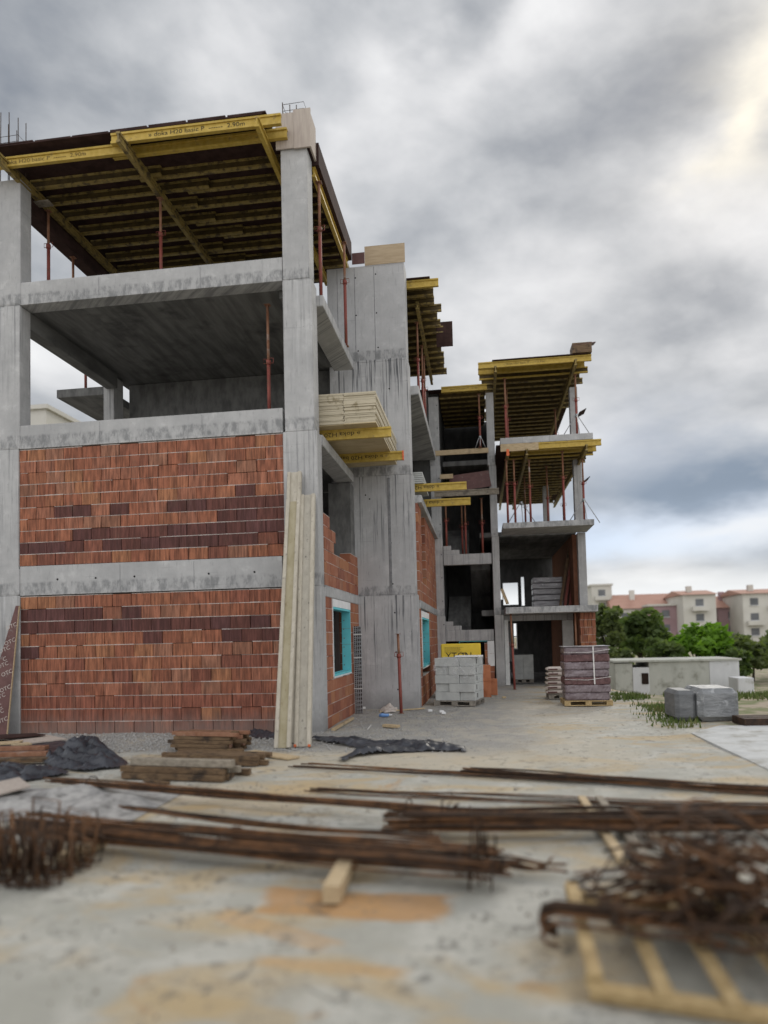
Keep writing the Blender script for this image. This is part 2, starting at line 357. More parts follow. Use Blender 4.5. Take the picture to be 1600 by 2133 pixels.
def lettering(txt, size, origin, xdir, ydir, m, parent, depth=.0015, squeeze=1.0, name='lettering'):
    cu_ = bpy.data.curves.new('text', 'FONT'); cu_.body = txt; cu_.size = size; cu_.extrude = depth; cu_.resolution_u = 2
    to = bpy.data.objects.new('text', cu_); C.objects.link(to)
    bpy.context.view_layer.update()
    me = bpy.data.meshes.new_from_object(to.evaluated_get(bpy.context.evaluated_depsgraph_get()))
    bpy.data.objects.remove(to); bpy.data.curves.remove(cu_)
    X = Vector(xdir).normalized(); Y = Vector(ydir).normalized(); Z = X.cross(Y)
    O = Vector(origin)-parent_world(parent)
    for v in me.vertices:
        p = v.co; v.co = O+X*p.x*squeeze+Y*p.y+Z*p.z
    me.materials.clear(); me.materials.append(m); me.name = name
    o = bpy.data.objects.new(name, me); C.objects.link(o); o.parent = parent
    return o
def parent_world(p):
    v = Vector((0, 0, 0))
    while p is not None: v += p.location; p = p.parent
    return v
ORD = ['first', 'second', 'third', 'fourth', 'fifth', 'sixth', 'seventh', 'eighth', 'ninth', 'tenth', 'eleventh', 'twelfth', 'thirteenth', 'fourteenth', 'fifteenth', 'sixteenth', 'seventeenth', 'eighteenth', 'nineteenth', 'twentieth']
# brick colours (linear)
BR_L = [(0.32, 0.121, 0.067), (0.339, 0.135, 0.072), (0.301, 0.113, 0.064), (0.359, 0.157, 0.079), (0.325, 0.132, 0.079), (0.291, 0.108, 0.061), (0.315, 0.146, 0.09)]
BR_D = [(.115, .045, .038), (.10, .041, .037), (.135, .052, .041), (.11, .047, .044)]
BR_M = [(0.262, 0.095, 0.06), (0.238, 0.089, 0.058), (0.281, 0.106, 0.064)]
def bricks(name, parent, O, U, length, z0, courses, ch, bl, inward, depth=.25, skip=None, tone=None, back=True, jag=None, seed=1, label=None, plain=False):
    """one infill wall: every block its own box in one mesh, thin pale bed joints, tight dark head joints"""
    r = random.Random(seed); O = Vector(O); U = Vector(U).normalized(); Nn = Vector(inward).normalized()
    b = MB(); uvf = lambda p: ((p-O).dot(U), p.z)
    for c in range(courses):
        za = z0+c*ch; zb = za+ch-.011
        x = -bl*(0.5 if c % 2 else 0.0)-r.random()*.05
        while x < length:
            a = max(0, x); e = min(length, x+bl*r.uniform(.985, 1.0)); x += bl
            if e-a < .03: continue
            segs = [(a, e)]
            if skip:
                for (s0, s1, q0, q1) in skip:
                    if q0 < (za+zb)/2 < q1:
                        new = []
                        for (g0, g1) in segs:
                            if g1 <= s0 or g0 >= s1: new.append((g0, g1))
                            else:
                                if g0 < s0-.02: new.append((g0, s0))
                                if g1 > s1+.02: new.append((s1, g1))
                        segs = new
            for (g0, g1) in segs:
                if jag and (za+zb)/2 > jag((g0+g1)/2): continue
                k = tone(c, (g0+g1)/2, r) if tone else 'l'
                pal = {'l': BR_L, 'd': BR_D, 'm': BR_M}[k]
                cc = r.choice(pal); f = r.uniform(.92, 1.07); b.c = (cc[0]*f, cc[1]*f, cc[2]*f, 1)
                off = r.uniform(0, .008); b.mat(M_BRICKP if plain else M_BRICK)
                P0 = O+U*(g0+.004)+Nn*off; P1 = O+U*(g1-.006)+Nn*off
                ctr = (P0+P1)/2+Nn*(depth/2); ctr.z = (za+zb)/2
                b.obox(ctr, U*((g1-g0-.010)/2), Nn*(depth/2), (0, 0, (zb-za)/2), uvf)
                if r.random() < .9:
                    b.mat(M_MORT); mh = r.uniform(.007, .016)
                    q = (P0+P1)/2+Nn*(depth/2-r.uniform(.002, .010)); q.z = zb+.0055
                    b.obox(q, U*((g1-g0)/2), Nn*(depth/2-.01), (0, 0, mh/2))
    return tag(b.build(name, None, parent), label, None)
# ------------------------------------------------------------------ ground
def ground():
    m, t = newmat('site_ground')
    P = pos(t); s = t.n('ShaderNodeSeparateXYZ', {0: P}); x, y, z = s.outputs
    big = t.noise(P, .45, 7, .6, .4); mid = t.noise(P, 1.7, 8, .62, .3); fine = t.noise(P, 24, 6, .7); peb = t.noise(P, 75, 3, .6)
    col = t.mix(t.step(mid, .36, .66), (.365, .358, .315), (.485, .475, .43))
    tr = t.noise(t.n('ShaderNodeVectorMath', {0: P, 1: (1.0, 2.6, 1)}, operation='MULTIPLY').outputs[0], 7, 5, .7, .5)
    col = t.mix(t.m('MULTIPLY', t.step(tr, .58, .70), .5), col, (.21, .205, .19))
    # ochre sand and rust stains on the slab
    st = t.noise(t.n('ShaderNodeVectorMath', {0: P, 1: (1.0, 1.9, 1)}, operation='MULTIPLY').outputs[0], .62, 8, .6, 1.1)
    col = t.mix(t.m('MULTIPLY', t.step(st, .47, .62), .75), col, (.46, .35, .20))
    st3 = t.noise(P, 1.15, 7, .6, 1.4)
    col = t.mix(t.m('MULTIPLY', t.step(st3, .61, .70), .6), col, (.44, .265, .11))
    def patch(cx, cyy, rx, ry, rot=0.0):
        ca, sa = math.cos(rot), math.sin(rot)
        xx = t.m('SUBTRACT', x, cx); yy = t.m('SUBTRACT', y, cyy)
        a = t.m('DIVIDE', t.m('ADD', t.m('MULTIPLY', xx, ca), t.m('MULTIPLY', yy, sa)), rx)
        bq = t.m('DIVIDE', t.m('ADD', t.m('MULTIPLY', xx, -sa), t.m('MULTIPLY', yy, ca)), ry)
        rr = t.m('MAXIMUM', t.m('ABSOLUTE', a), t.m('ABSOLUTE', bq))
        rr = t.m('ADD', rr, t.m('MULTIPLY', t.m('SUBTRACT', mid, .5), .9))
        return t.step(rr, 1.05, .8)
    for px, py, rx, ry, ro, k, cc in ((735, 1880, .62, .24, -.05, .8, (.44, .235, .085)), (560, 1930, .5, .10, -.5, .5, (.5, .30, .13)), (690, 2010, .45, .07, -.1, .6, (.50, .31, .13)),
                                      (450, 2095, .45, .10, -.25, .5, (.45, .33, .17)), (830, 1580, 1.9, 1.0, 0, .55, (.47, .41, .31)), (1050, 1560, 2.0, 1.6, .2, .5, (.48, .43, .34)), (1120, 1480, 1.6, 2.2, 0, .45, (.52, .47, .39)), (450, 1660, 1.2, .8, 0, .35, (.48, .33, .15))):
        q = on_z(px, py); col = t.mix(t.m('MULTIPLY', patch(q.x, q.y, rx, ry, ro), k), col, cc)
    # dark smears and oil specks
    sm = t.noise(t.n('ShaderNodeVectorMath', {0: P, 1: (1, 2.2, 1)}, operation='MULTIPLY').outputs[0], 2.6, 7, .66, .8)
    col = t.mix(t.m('MULTIPLY', t.step(sm, .60, .72), .55), col, (.12, .115, .11))
    sm2 = t.noise(P, 6.5, 6, .7, 1.2)
    col = t.mix(t.m('MULTIPLY', t.m('MULTIPLY', t.step(sm2, .53, .62), t.step(mid, .42, .56)), .72), col, (.14, .135, .12))
    trk = t.m('ABSOLUTE', t.m('SINE', t.m('ADD', t.m('MULTIPLY', x, 1.15), t.m('ADD', t.m('MULTIPLY', y, .16), t.m('MULTIPLY', big, 1.4)))))
    col = t.mix(t.m('MULTIPLY', t.m('MULTIPLY', t.step(trk, .22, .05), t.step(sm2, .40, .58)), .34), col, (.26, .225, .17))
    # crushed stone along the walls
    yb = t.m('ADD', y, t.m('MULTIPLY', t.m('SUBTRACT', big, .5), 2.2)); xb = t.m('ADD', x, t.m('MULTIPLY', t.m('SUBTRACT', big, .5), 2.0))
    xe = t.m('ADD', xb, t.m('MULTIPLY', y, -.05))
    gr = t.m('MULTIPLY', t.step(yb, 10.2, 11.2), t.step(xe, .9, -.6))
    gcol = t.mix(t.step(peb, .35, .65), (.20, .195, .185), (.46, .45, .43))
    gcol = t.mix(t.step(mid, .46, .62), gcol, (.42, .39, .34))
    col = t.mix(t.m('MULTIPLY', gr, .9), col, gcol)
    col = t.mix(t.m('MULTIPLY', t.step(fine, .52, .72), .22), col, (.2, .19, .17))
    # beyond the yard: earth
    soil = t.m('MAXIMUM', t.step(t.m('SUBTRACT', xb, t.m('MULTIPLY', y, .02)), 3.6, 4.2), t.step(yb, 34, 38))
    soil = t.m('MULTIPLY', soil, t.step(yb, 12.6, 13.6))
    scol = t.mix(t.step(mid, .4, .62), (.36, .30, .23), (.16, .18, .075))
    col = t.mix(soil, col, scol)
    h = t.m('ADD', t.m('MULTIPLY', fine, .5), t.m('ADD', t.m('MULTIPLY', mid, 1.0), t.m('MULTIPLY', t.m('MULTIPLY', peb, gr), .9)))
    finish(t, col, .9, h, .7, .045)
    xs = [-400, -150, -60, -30]+[-20+i*.5 for i in range(97)]+[40, 60, 150, 400]
    ys = [-60, -20, -5]+[i*.5 for i in range(90)]+[50, 70, 120, 300, 900]
    def hz(x, y):
        def ss(a, b, v):
            v = max(0, min(1, (v-a)/(b-a))); return v*v*(3-2*v)
        d = -1.4*ss(18.5, 33, y)*ss(3.4, 5.5, x)
        far = ss(36, 60, y); d = d*(1-far)-1.4*far
        return d+(.012*math.sin(x*3.1+y*1.7)+.010*math.sin(y*2.3-x*4.1))*(1 if y < 22 else .3)*ss(8, 10, y)*.8
    b = MB(); nx = len(xs)
    for yv in ys:
        for xv in xs: b.v.append((xv, yv, hz(xv, yv)-.012))
    b.smooth = True
    for j in range(len(ys)-1):
        for i in range(nx-1): b.face([j*nx+i, j*nx+i+1, (j+1)*nx+i+1, (j+1)*nx+i])
    tag(b.build('ground', m), None, None, None, 'structure')
    return hz
HZ = ground()
# ------------------------------------------------------------------ the unfinished building
BX, Y0, XL, XS, YC, XW, YF = -2.93, 12.94, -9.0, -2.93, 17.1, -1.47, 24.4
bld = thing('unfinished_building', 'unfinished grey concrete apartment building with open storeys and red hollow block infill', 'building', (BX, Y0, 0))
def P_(name, b, m=None, bevel=.012, label=None):
    m = m or M_CON
    o = b.build(name, m, bld, bevel)
    if label: o['label'] = label
    return o
def part_of(name, b, m, par, bevel=0.0, label=None):
    o = b.build(name, m, None, bevel); o.parent = par; o.location = -parent_world(par)
    if label: o['label'] = label
    return o
def bx(*a): return MB().box(*a)
FL = [(2.70, 3.28), (5.63, 6.10), (8.56, 9.02)]      # front beams: underside, top
# corner column: one lift per storey, each a little slimmer than the one below
for (x0, x1, z0, z1) in ((-3.66, -2.93, 0, 2.70), (-3.60, -2.945, 2.70, 5.63), (-3.555, -2.985, 5.63, 8.56), (-3.545, -3.03, 8.56, 11.12)):
    P_('column', bx(x0, x1, Y0, Y0+.42, z0-(.15 if z0 == 0 else 0), z1))
for (x0, x1, z0, z1) in ((-9.75, -9.0, 0, 2.70), (-9.75, -9.02, 2.70, 5.63), (-9.75, -8.99, 5.63, 8.56), (-9.75, -8.97, 8.56, 11.17)):
    P_('column', bx(x0, x1, Y0, Y0+.36, z0-(.15 if z0 == 0 else 0), z1))
for k, (a, b_) in enumerate(FL):
    xl, xr = (-8.998, -3.662) if k == 0 else ((-9.018, -3.602) if k == 1 else (-8.988, -3.557))
    bb = MB().mat(M_CON); bb.box(xl, xr, Y0+.015, Y0+.38, a, b_)
    bb.mat(M_HOLE)
    if k == 0:
        for xx in (-8.2, -6.6, -7.4, -5.1, -4.2):
            bb.tube([(xx, Y0+.011, a+.30), (xx, Y0+.03, a+.30)], .022, 8)
    bb.mat(M_FIN)
    for xx in (-6.9, -5.4) if k == 0 else (-7.3, -5.2): bb.box(xx, xx+.008, Y0+.010, Y0+.03, a+.04, b_-.03)
    P_('beam', bb, None, .01)
    P_('beam', bx(-9.75, xl-.003, Y0-.004, Y0+.30, a+.02, b_-.05), M_CON)
for k, (z0, z1) in enumerate(((8.60, 9.0), (5.66, 6.08), (2.72, 3.2))):     # slabs behind the front beams
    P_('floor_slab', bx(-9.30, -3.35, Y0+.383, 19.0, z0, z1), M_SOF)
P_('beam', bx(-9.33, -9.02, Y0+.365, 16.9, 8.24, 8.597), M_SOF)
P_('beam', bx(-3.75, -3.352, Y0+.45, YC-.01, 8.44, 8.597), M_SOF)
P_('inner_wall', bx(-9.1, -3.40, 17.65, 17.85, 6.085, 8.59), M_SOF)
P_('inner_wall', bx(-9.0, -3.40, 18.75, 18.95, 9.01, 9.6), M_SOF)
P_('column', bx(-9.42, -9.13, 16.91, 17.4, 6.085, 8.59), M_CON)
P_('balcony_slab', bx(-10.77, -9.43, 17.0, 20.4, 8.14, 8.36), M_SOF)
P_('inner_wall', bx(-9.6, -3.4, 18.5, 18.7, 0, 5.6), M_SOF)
# infill block walls of the front
def tone_low(c, u, r):
    k = 10-c
    if k == 0: return 'l' if r.random() < .85 else 'm'
    if k == 1: return 'd' if u < 1.6 else ('l' if r.random() < .9 else 'd')
    if k == 2: return 'd' if u < 5.2 else 'l'
    if k == 3: return 'd' if (2.6 < u < 3.05 or u > 3.95) else 'l'
    if k == 4: return 'l' if u > .25 else 'd'
    if k >= 8: return 'm' if r.random() < .85 else 'l'
    return 'm' if r.random() < .4 else 'l'
def tone_up(c, u, r):
    k = 9-c
    if k in (0, 1, 2, 3): return 'l' if r.random() < .9 else 'm'
    if k == 4: return 'l' if not 4.3 < u < 4.9 else 'd'
    if k == 5: return 'd' if (.7 < u < 1.45 or 1.8 < u < 2.2 or u > 3.0) else 'l'
    if k == 6: return 'd' if u > 4.0 else 'l'
    if k == 7: return 'd' if u > 1.05 else 'l'
    if k == 8: return 'd' if r.random() < .96 else 'm'
    return 'l' if r.random() < .45 else 'm'
bricks('brick_wall', bld, (-8.998, Y0+.03, 0), (1, 0, 0), 5.335, -.02, 11, .2455, .395, (0, 1, 0), tone=tone_low, seed=3)
bricks('brick_wall', bld, (-9.018, Y0+.03, 0), (1, 0, 0), 5.415, 3.29, 10, .2325, .392, (0, 1, 0), tone=tone_up, seed=4)
# right flank of the front block
P_('beam', bx(XS-.24, XS+.012, Y0+.423, YC-.005, 2.52, 2.74), M_CON)
P_('balcony_slab', bx(-3.345, -2.92, Y0+.425, 16.75, 5.45, 5.66), M_CON)
P_('balcony_slab', bx(-3.345, -2.86, Y0+.425, 16.75, 8.20, 8.42), M_CON)
P_('column', bx(-3.54, -2.99, YC-.45, YC-.005, 2.75, 5.44), M_SOF)
WIN1 = (.62, 2.55, .95, 2.47)
def tside(c, u, r): return 'l' if r.random() < .8 else 'm'
bricks('brick_wall', bld, (XS, Y0+.425, 0), (0, 1, 0), YC-Y0-.43, -.02, 11, .2325, .37, (-1, 0, 0), skip=[(WIN1[0]-.02, WIN1[1]+.02, WIN1[2]-.12, WIN1[3]+.2)], tone=tside, seed=8, plain=True)
def jag1(u):
    return 4.15 if u < .55 else (3.85 if u < .95 else (3.40 if u < 2.35 else (3.62 if u > 2.7 else 3.4)))
bricks('brick_wall', bld, (XS, Y0+.425, 0), (0, 1, 0), YC-Y0-.43, 2.745, 7, .2325, .37, (-1, 0, 0), tone=tside, jag=jag1, seed=9, plain=True)
def window(side_x, y_a, y_b, z_a, z_b, wood_lintel=True):
    fr = MB().mat(M_CYAN); d = .19; t_ = .045
    fr.box(side_x-d, side_x+.006, y_a, y_b, z_a, z_a+t_); fr.box(side_x-d, side_x+.006, y_a, y_b, z_b-t_, z_b)
    fr.box(side_x-d, side_x+.006, y_a, y_a+t_, z_a+t_, z_b-t_); fr.box(side_x-d, side_x+.006, y_b-t_, y_b, z_a+t_, z_b-t_)
    o = P_('window', fr, None, 0, 'window opening lined with cyan insulation board')
    sm = MB()
    for zz in (z_b-.42, z_a+.62): sm.box(side_x-d, side_x+.004, y_b-t_-.0025, y_b-t_-.0005, zz, zz+.006)
    for k in range(6): sm.box(side_x-.16+.01*(k % 2), side_x-.135+.01*(k % 2), y_b-t_-.0025, y_b-t_-.0005, z_a+.15+k*.2, z_a+.175+k*.2)
    part_of('board_seam', sm, M_FIN, o)
    l = part_of('lintel_foam', bx(side_x-.18, side_x+.012, y_a, y_b, z_b+.002, z_b+.16), M_WHITE, o)
    part_of('white_edge', MB().box(side_x-.01, side_x+.014, y_a-.03, y_a-.003, z_a, z_b).box(side_x-.01, side_x+.014, y_a, y_b, z_a-.03, z_a-.003), M_WHITE, o)
window(XS, Y0+.425+WIN1[0], Y0+.425+WIN1[1], WIN1[2], WIN1[3]-.12)
# stair core
core = MB().mat(M_CON2)
core.box(-3.55, -1.50, YC, YC+.55, -.15, 2.74); core.box(-3.55, -1.535, YC, YC+.55, 2.743, 5.66)
core.box(-3.53, -1.575, YC, YC+.55, 5.663, 8.5); core.box(-3.55, -1.61, YC, YC+.55, 8.503, 10.93)
core.mat(M_FIN)
for xx in (-2.86, -2.37, -3.3): core.box(xx, xx+.014, YC-.006, YC+.01, 8.52, 10.9)
for xx in (-2.2, -2.75): core.box(xx, xx+.012, YC-.006, YC+.01, 5.7, 8.45)
core.box(-2.16, -2.09, YC-.008, YC+.01, 2.8, 5.6)
core.mat(M_HOLE)
for xx, zz in ((-2.83, 10.65), (-2.83, 9.7), (-2.8, 8.8), (-2.32, 10.7), (-2.32, 9.72), (-2.3, 8.85), (-2.55, 7.75), (-2.05, 7.8), (-2.6, 5.1), (-2.12, 5.1), (-2.1, 4.0), (-2.08, 3.0), (-2.05, 2.3), (-2.04, 1.35), (-2.02, .45), (-2.7, 5.2)):
    core.tube([(xx, YC-.004, zz), (xx, YC+.01, zz)], .022, 8)
P_('core_wall', core, None, .008)
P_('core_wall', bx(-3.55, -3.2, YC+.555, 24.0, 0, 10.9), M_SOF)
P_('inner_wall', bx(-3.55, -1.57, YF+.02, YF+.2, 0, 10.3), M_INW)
# flank between core and rear wing
P_('beam', bx(XW-.24, XW+.012, YC+.555, YF-.005, 2.42, 2.62), M_CON3)
P_('balcony_slab', bx(-3.0, XW+.10, YC+.555, YF-.005, 5.06, 5.25), M_CON3)
P_('balcony_slab', bx(-3.0, XW+.10, YC+.555, YF-.005, 7.80, 8.03), M_CON3)
WIN2 = (.25, 2.75, .92, 2.30)
bricks('brick_wall', bld, (XW, YC+.555, 0), (0, 1, 0), YF-YC-.56, -.02, 10, .2435, .37, (-1, 0, 0), skip=[(WIN2[0]-.02, WIN2[1]+.02, WIN2[2]-.1, WIN2[3]+.2)], tone=tside, seed=12, plain=True)
bricks('brick_wall', bld, (XW, YC+.555, 0), (0, 1, 0), YF-YC-.56, 2.625, 10, .2435, .37, (-1, 0, 0), skip=[(1.0, 2.2, 3.1, 6)], tone=tside, seed=13, plain=True)
bw = MB()
for c in range(8):   # toothed pier end: perforated faces of the blocks
    z = 2.87+c*.2435
    if c % 2: bw.mat(M_BRICKS).box(XW-.22, XW-.012, YC+3.1, YC+3.2, z, z+.235)
    else:
        bw.mat(M_GAP).box(XW-.22, XW-.012, YC+3.1, YC+3.15, z, z+.235)
        for q in range(4): bw.mat(M_BRICKS).box(XW-.22+q*.055, XW-.19+q*.055, YC+3.06, YC+3.2, z, z+.235)
P_('brick_pier', bw, None, 0)
window(XW, YC+.555+WIN2[0], YC+.555+WIN2[1], WIN2[2], WIN2[3]-.1)
# rear wing: stair bay and right bay
for (x0, x1, z0, z1) in ((-1.56, -1.20, 0, 2.4), (-1.56, -1.215, 2.403, 5.05), (-1.565, -1.225, 5.053, 7.6), (-1.575, -1.235, 7.603, 10.0)):
    cb = MB().mat(M_CON3).box(x0, x1, YF, YF+.3, z0-(.15 if z0 == 0 else 0), z1); cb.mat(M_HOLE)
    for q in range(3): cb.tube([(x1-.05, YF-.004, z0+.5+q*.8), (x1-.05, YF+.01, z0+.5+q*.8)], .022, 8)
    P_('column', cb, None, .01)
for (x0, x1, z0, z1) in ((.47, .78, 0, 2.38), (.46, .70, 2.383, 5.05), (.44, .68, 5.053, 7.5), (.40, .66, 7.503, 10.02)):
    P_('column', bx(x0, x1, YF, YF+.34, z0-(.15 if z0 == 0 else 0), z1), M_CON3)
for (x0, x1, z0, z1) in ((3.33, 3.60, 2.58, 5.1), (3.28, 3.55, 5.28, 7.6), (3.24, 3.50, 8.04, 10.1)):
    P_('column', bx(x0, x1, YF+.25, YF+.55, z0, z1), M_CON3)
P_('column', bx(2.62, 2.85, YF+4.4, YF+4.7, 5.28, 7.6), M_CON3)
for k, (z0, z1, xr, yf) in enumerate(((2.37, 2.575, 3.66, 23.0), (5.10, 5.28, 3.64, 23.0), (7.83, 8.03, 3.70, 23.0))):
    sb = MB().mat(M_CON3).box(.80, xr, yf, YF+.245, z0, z1)
    sb.mat(M_FIN)
    for xx in (1.5, 2.35): sb.box(xx, xx+.012, yf-.004, yf+.01, z0+.01, z1-.01)
    P_('balcony_slab', sb, None, .01)
    if k < 2: P_('floor_slab', bx(.05, 3.33, YF+.55, 33, z0-.002, z1-.01), M_SOF)
P_('floor_slab', bx(-1.2, .45, YF+1.3, 33, 7.85, 8.03), M_SOF)
# landings and stair flights
for (z0, z1) in ((1.52, 1.90), (4.13, 4.50)):
    P_('landing_beam', bx(-1.198, .438, YF+.03, YF+.25, z0, z1), M_CON3)
    P_('landing_slab', bx(-1.198, .438, YF+.255, YF+1.4, z1-.2, z1), M_SOF)
    sb = MB()
    n = 9
    for q in range(n):
        sb.box(-1.19, -.35, YF+1.41+q*.28, YF+1.41+(q+1)*.28+.02, z1+q*.15-.22, z1+(q+1)*.15)
    P_('stair_flight', sb, M_SOF, .005)
    tb = MB()
    for q in range(2): tb.box(-1.198, -.93+(1-q)*.28, YF+.05, YF+.24, z1+.002+q*.15, z1+.15+q*.15)
    P_('stair_step', tb, M_CON3, .008)
    fl_ = MB(); fl_.poly([(-.3, YF+1.4, z1-.2), (-.3, YF+4.2, z1-1.6), (-.3, YF+4.2, z1-1.85), (-.3, YF+1.4, z1-.45)], (.7, 0, 0))
    P_('stair_flight', fl_, M_SOF, 0)
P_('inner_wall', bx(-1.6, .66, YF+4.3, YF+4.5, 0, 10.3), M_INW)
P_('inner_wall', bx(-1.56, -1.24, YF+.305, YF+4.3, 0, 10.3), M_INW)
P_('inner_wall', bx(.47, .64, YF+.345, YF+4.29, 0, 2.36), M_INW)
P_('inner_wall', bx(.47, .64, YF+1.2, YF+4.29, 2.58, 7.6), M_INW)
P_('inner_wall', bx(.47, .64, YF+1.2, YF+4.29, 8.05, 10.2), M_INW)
# ground floor of the stair bay: block wall with a window hole and white insulation strip
bricks('brick_wall', bld, (-1.195, YF+.06, 0), (1, 0, 0), 1.63, -.02, 6, .243, .25, (0, 1, 0), skip=[(.47, 1.30, .80, 1.6)], seed=15, plain=True)
wf = P_('window', MB().mat(M_CYAN).box(-.745, -.725, YF+.05, YF+.2, .76, 1.50).box(-.745, .225, YF+.05, YF+.2, 1.50, 1.518), None, 0)
part_of('white_edge', bx(.205, .225, YF+.048, YF+.2, .76, 1.497), M_WHITE, wf)
P_('insulation_board', MB().box(.225, .435, YF+.04, YF+.058, .66, 1.08).box(.225, .435, YF+.04, YF+.058, 1.086, 1.51), M_WHITE, 0, 'white insulation boards beside the stair bay window')
# right bay, ground floor
P_('insulation_board', MB().box(.79, .93, YF+.06, YF+.2, .0, .75).box(.79, .925, YF+.06, YF+.2, .755, 1.5).box(.79, .92, YF+.06, YF+.2, 1.505, 2.2), M_AACW, .004, 'white aerated blocks lining the mid column')
P_('lintel', bx(.79, 3.1, YF+.25, YF+.45, 2.16, 2.365), M_CON3)
bricks('brick_wall', bld, (3.13, 23.35, 0), (1, 0, 0), .50, -.02, 10, .2385, .125, (0, 1, 0), depth=.20, seed=17, label='toothed end of the orange block wall')
P_('brick_wall', MB().mat(M_BRICKD).box(3.13, 3.61, 23.56, 32.6, 0, 2.365), None, 0, 'smooth orange block wall seen end on')
P_('insulation_board', bx(2.75, 3.1, YF+.35, YF+.55, 0, 2.15), M_AACW, 0)
P_('brick_wall', MB().mat(M_BRICKD).box(3.20, 3.34, YF+.56, 32, 2.60, 5.08), None, 0, 'orange block side wall on the first floor')
def wall_open(name, x0, x1, y0, y1, z0, z1, holes, m):
    b = MB(); xs = sorted({x0, x1, *[h[0] for h in holes], *[h[1] for h in holes]})
    for a, c in zip(xs, xs[1:]):
        hs = [h for h in holes if h[0] <= a+1e-6 and h[1] >= c-1e-6]
        zc = z0
        for h in sorted(hs, key=lambda q: q[2]):
            if h[2] > zc: b.box(a, c, y0, y1, zc, h[2])
            zc = h[3]
        if z1 > zc: b.box(a, c, y0, y1, zc, z1)
    return P_(name, b, m, 0)
wb0 = wall_open('inner_wall', .55, 3.6, 32.6, 32.8, -.2, 2.36, [(1.17, 1.62, 1.05, 2.2)], M_INW)
hb = wall_open('inner_wall', .1, 3.4, 32.6, 32.8, 2.57, 5.09, [(.72, 1.02, 3.3, 3.75), (1.05, 1.72, 3.05, 4.05), (1.86, 2.0, 3.0, 4.3)], M_INW)
gw = part_of('window', MB().box(1.17, 1.62, 32.55, 32.62, 1.05, 1.09).box(1.17, 1.21, 32.55, 32.62, 1.09, 2.2).box(1.58, 1.62, 32.55, 32.62, 1.09, 2.2).box(1.38, 1.42, 32.55, 32.62, 1.09, 2.2).box(1.21, 1.58, 32.56, 32.61, 1.6, 1.64), M_WHITE, bld)
P_('inner_wall', bx(.95, 1.35, 30.0, 30.15, .6, 2.2), M_AACW, 0)
P_('floor_slab', bx(.5, 3.6, YF+.5, 33, -.1, .006), M_SOF, 0)
# rebar starters on the columns
for (xa, xb, ya, yb, z0, n) in ((-3.50, -3.08, Y0+.06, Y0+.36, 11.1, 4), (-9.65, -9.05, Y0+.06, Y0+.3, 11.17, 4)):
    rb = MB(); h = z0+(1.05 if z0 < 11.15 else 1.5)
    for i in range(n):
        for yy in (ya, yb):
            xx = xa+(xb-xa)*i/(n-1)
            rb.tube([(xx, yy, z0), (xx+rnd.uniform(-.01, .01), yy, h-rnd.random()*.3)], .009, 5)
    for zz in (z0+.82, z0+.95): rb.tube([(xa, ya-.012, zz), (xb, ya-.012, zz+.01), (xb, yb, zz), (xa, yb, zz), (xa, ya-.012, zz)], .006, 4)
    P_('starter_bar', rb, M_RUSTD, 0)
# ------------------------------------------------------------------ formwork: beams, decks, props
def h20(label, p0, p1, group, m=None, text=None, tsize=.085, flip=False, tm=None, cap=None, name='formwork_beam', mw_=None, squeeze=1.15, tstart=.3):
    m = m or M_YEL; p0, p1 = Vector(p0), Vector(p1)
    b = MB().mat(m).ibeam(p0, p1, .2, .08, .04, .03, (0, 0, 1), m, mw_ or m)
    o = tag(b.build(name, None, None, 0, p0), label, 'formwork beam', group)
    if text:
        d = (p1-p0).normalized()
        if flip:
            org = p0+d*tstart+Vector((0, -.0165, tsize*.36)); lettering(text, tsize, org, -d, (0, 0, -1), tm or M_INK, o, squeeze=squeeze)
        else:
            org = p0+d*tstart+Vector((0, -.0165, -tsize*.36)); lettering(text, tsize, org, d, (0, 0, 1), tm or M_INK, o, squeeze=squeeze)
    if cap:
        d = (p1-p0).normalized()
        e = MB().beam(p0-d*.012, p0+d*.02, .088, .208) if cap[1] == 0 else MB().beam(p1-d*.02, p1+d*.012, .088, .208)
        part_of('end_cap', e, cap[0], o)
    return o
def deck(label, pts, z, group, thick=.022, m=None):
    b = MB(); b.poly([(x, y, z) for x, y in pts], (0, 0, thick))
    return tag(b.build('formwork_deck', m or M_PLY), label, 'formwork deck', group)
def prop(label, base, top, group='red steel props under the formwork', m=None, nut=.55, plate_top=True, hook_side=1):
    base, top = Vector(base), Vector(top); L = (top-base).length; d = (top-base).normalized()
    r = thing('steel_prop', label, 'steel prop', base, group)
    k = base+d*L*nut
    part_of('outer_tube', MB().tube([base+d*.008, k], .036, 8), m or M_RED, r)
    part_of('inner_tube', MB().tube([k, top-d*.008], .029, 8), M_RUSTT, r)
    c = MB().tube([k-d*.05, k+d*.04], .050, 8)
    sdv = Vector((1, 0, 0)); a = k-d*.02
    c.tube([a+sdv*.03, a+sdv*.10, a+sdv*.10+d*.10, a+sdv*.03+d*.10], .007, 5); c.tube([a-sdv*.03, a-sdv*.10, a-sdv*.10+d*.09, a-sdv*.03+d*.09], .007, 5)
    part_of('adjusting_collar', c, m or M_RED, r)
    part_of('base_plate', MB().obox(base+Vector((0, 0, .004)), (.06, 0, 0), (0, .06, 0), (0, 0, .004)), M_RUSTT, r)
    if plate_top: part_of('head_plate', MB().obox(top-d*.004, (.06, 0, 0), (0, .06, 0), d*.004), M_RUSTT, r)
    return r
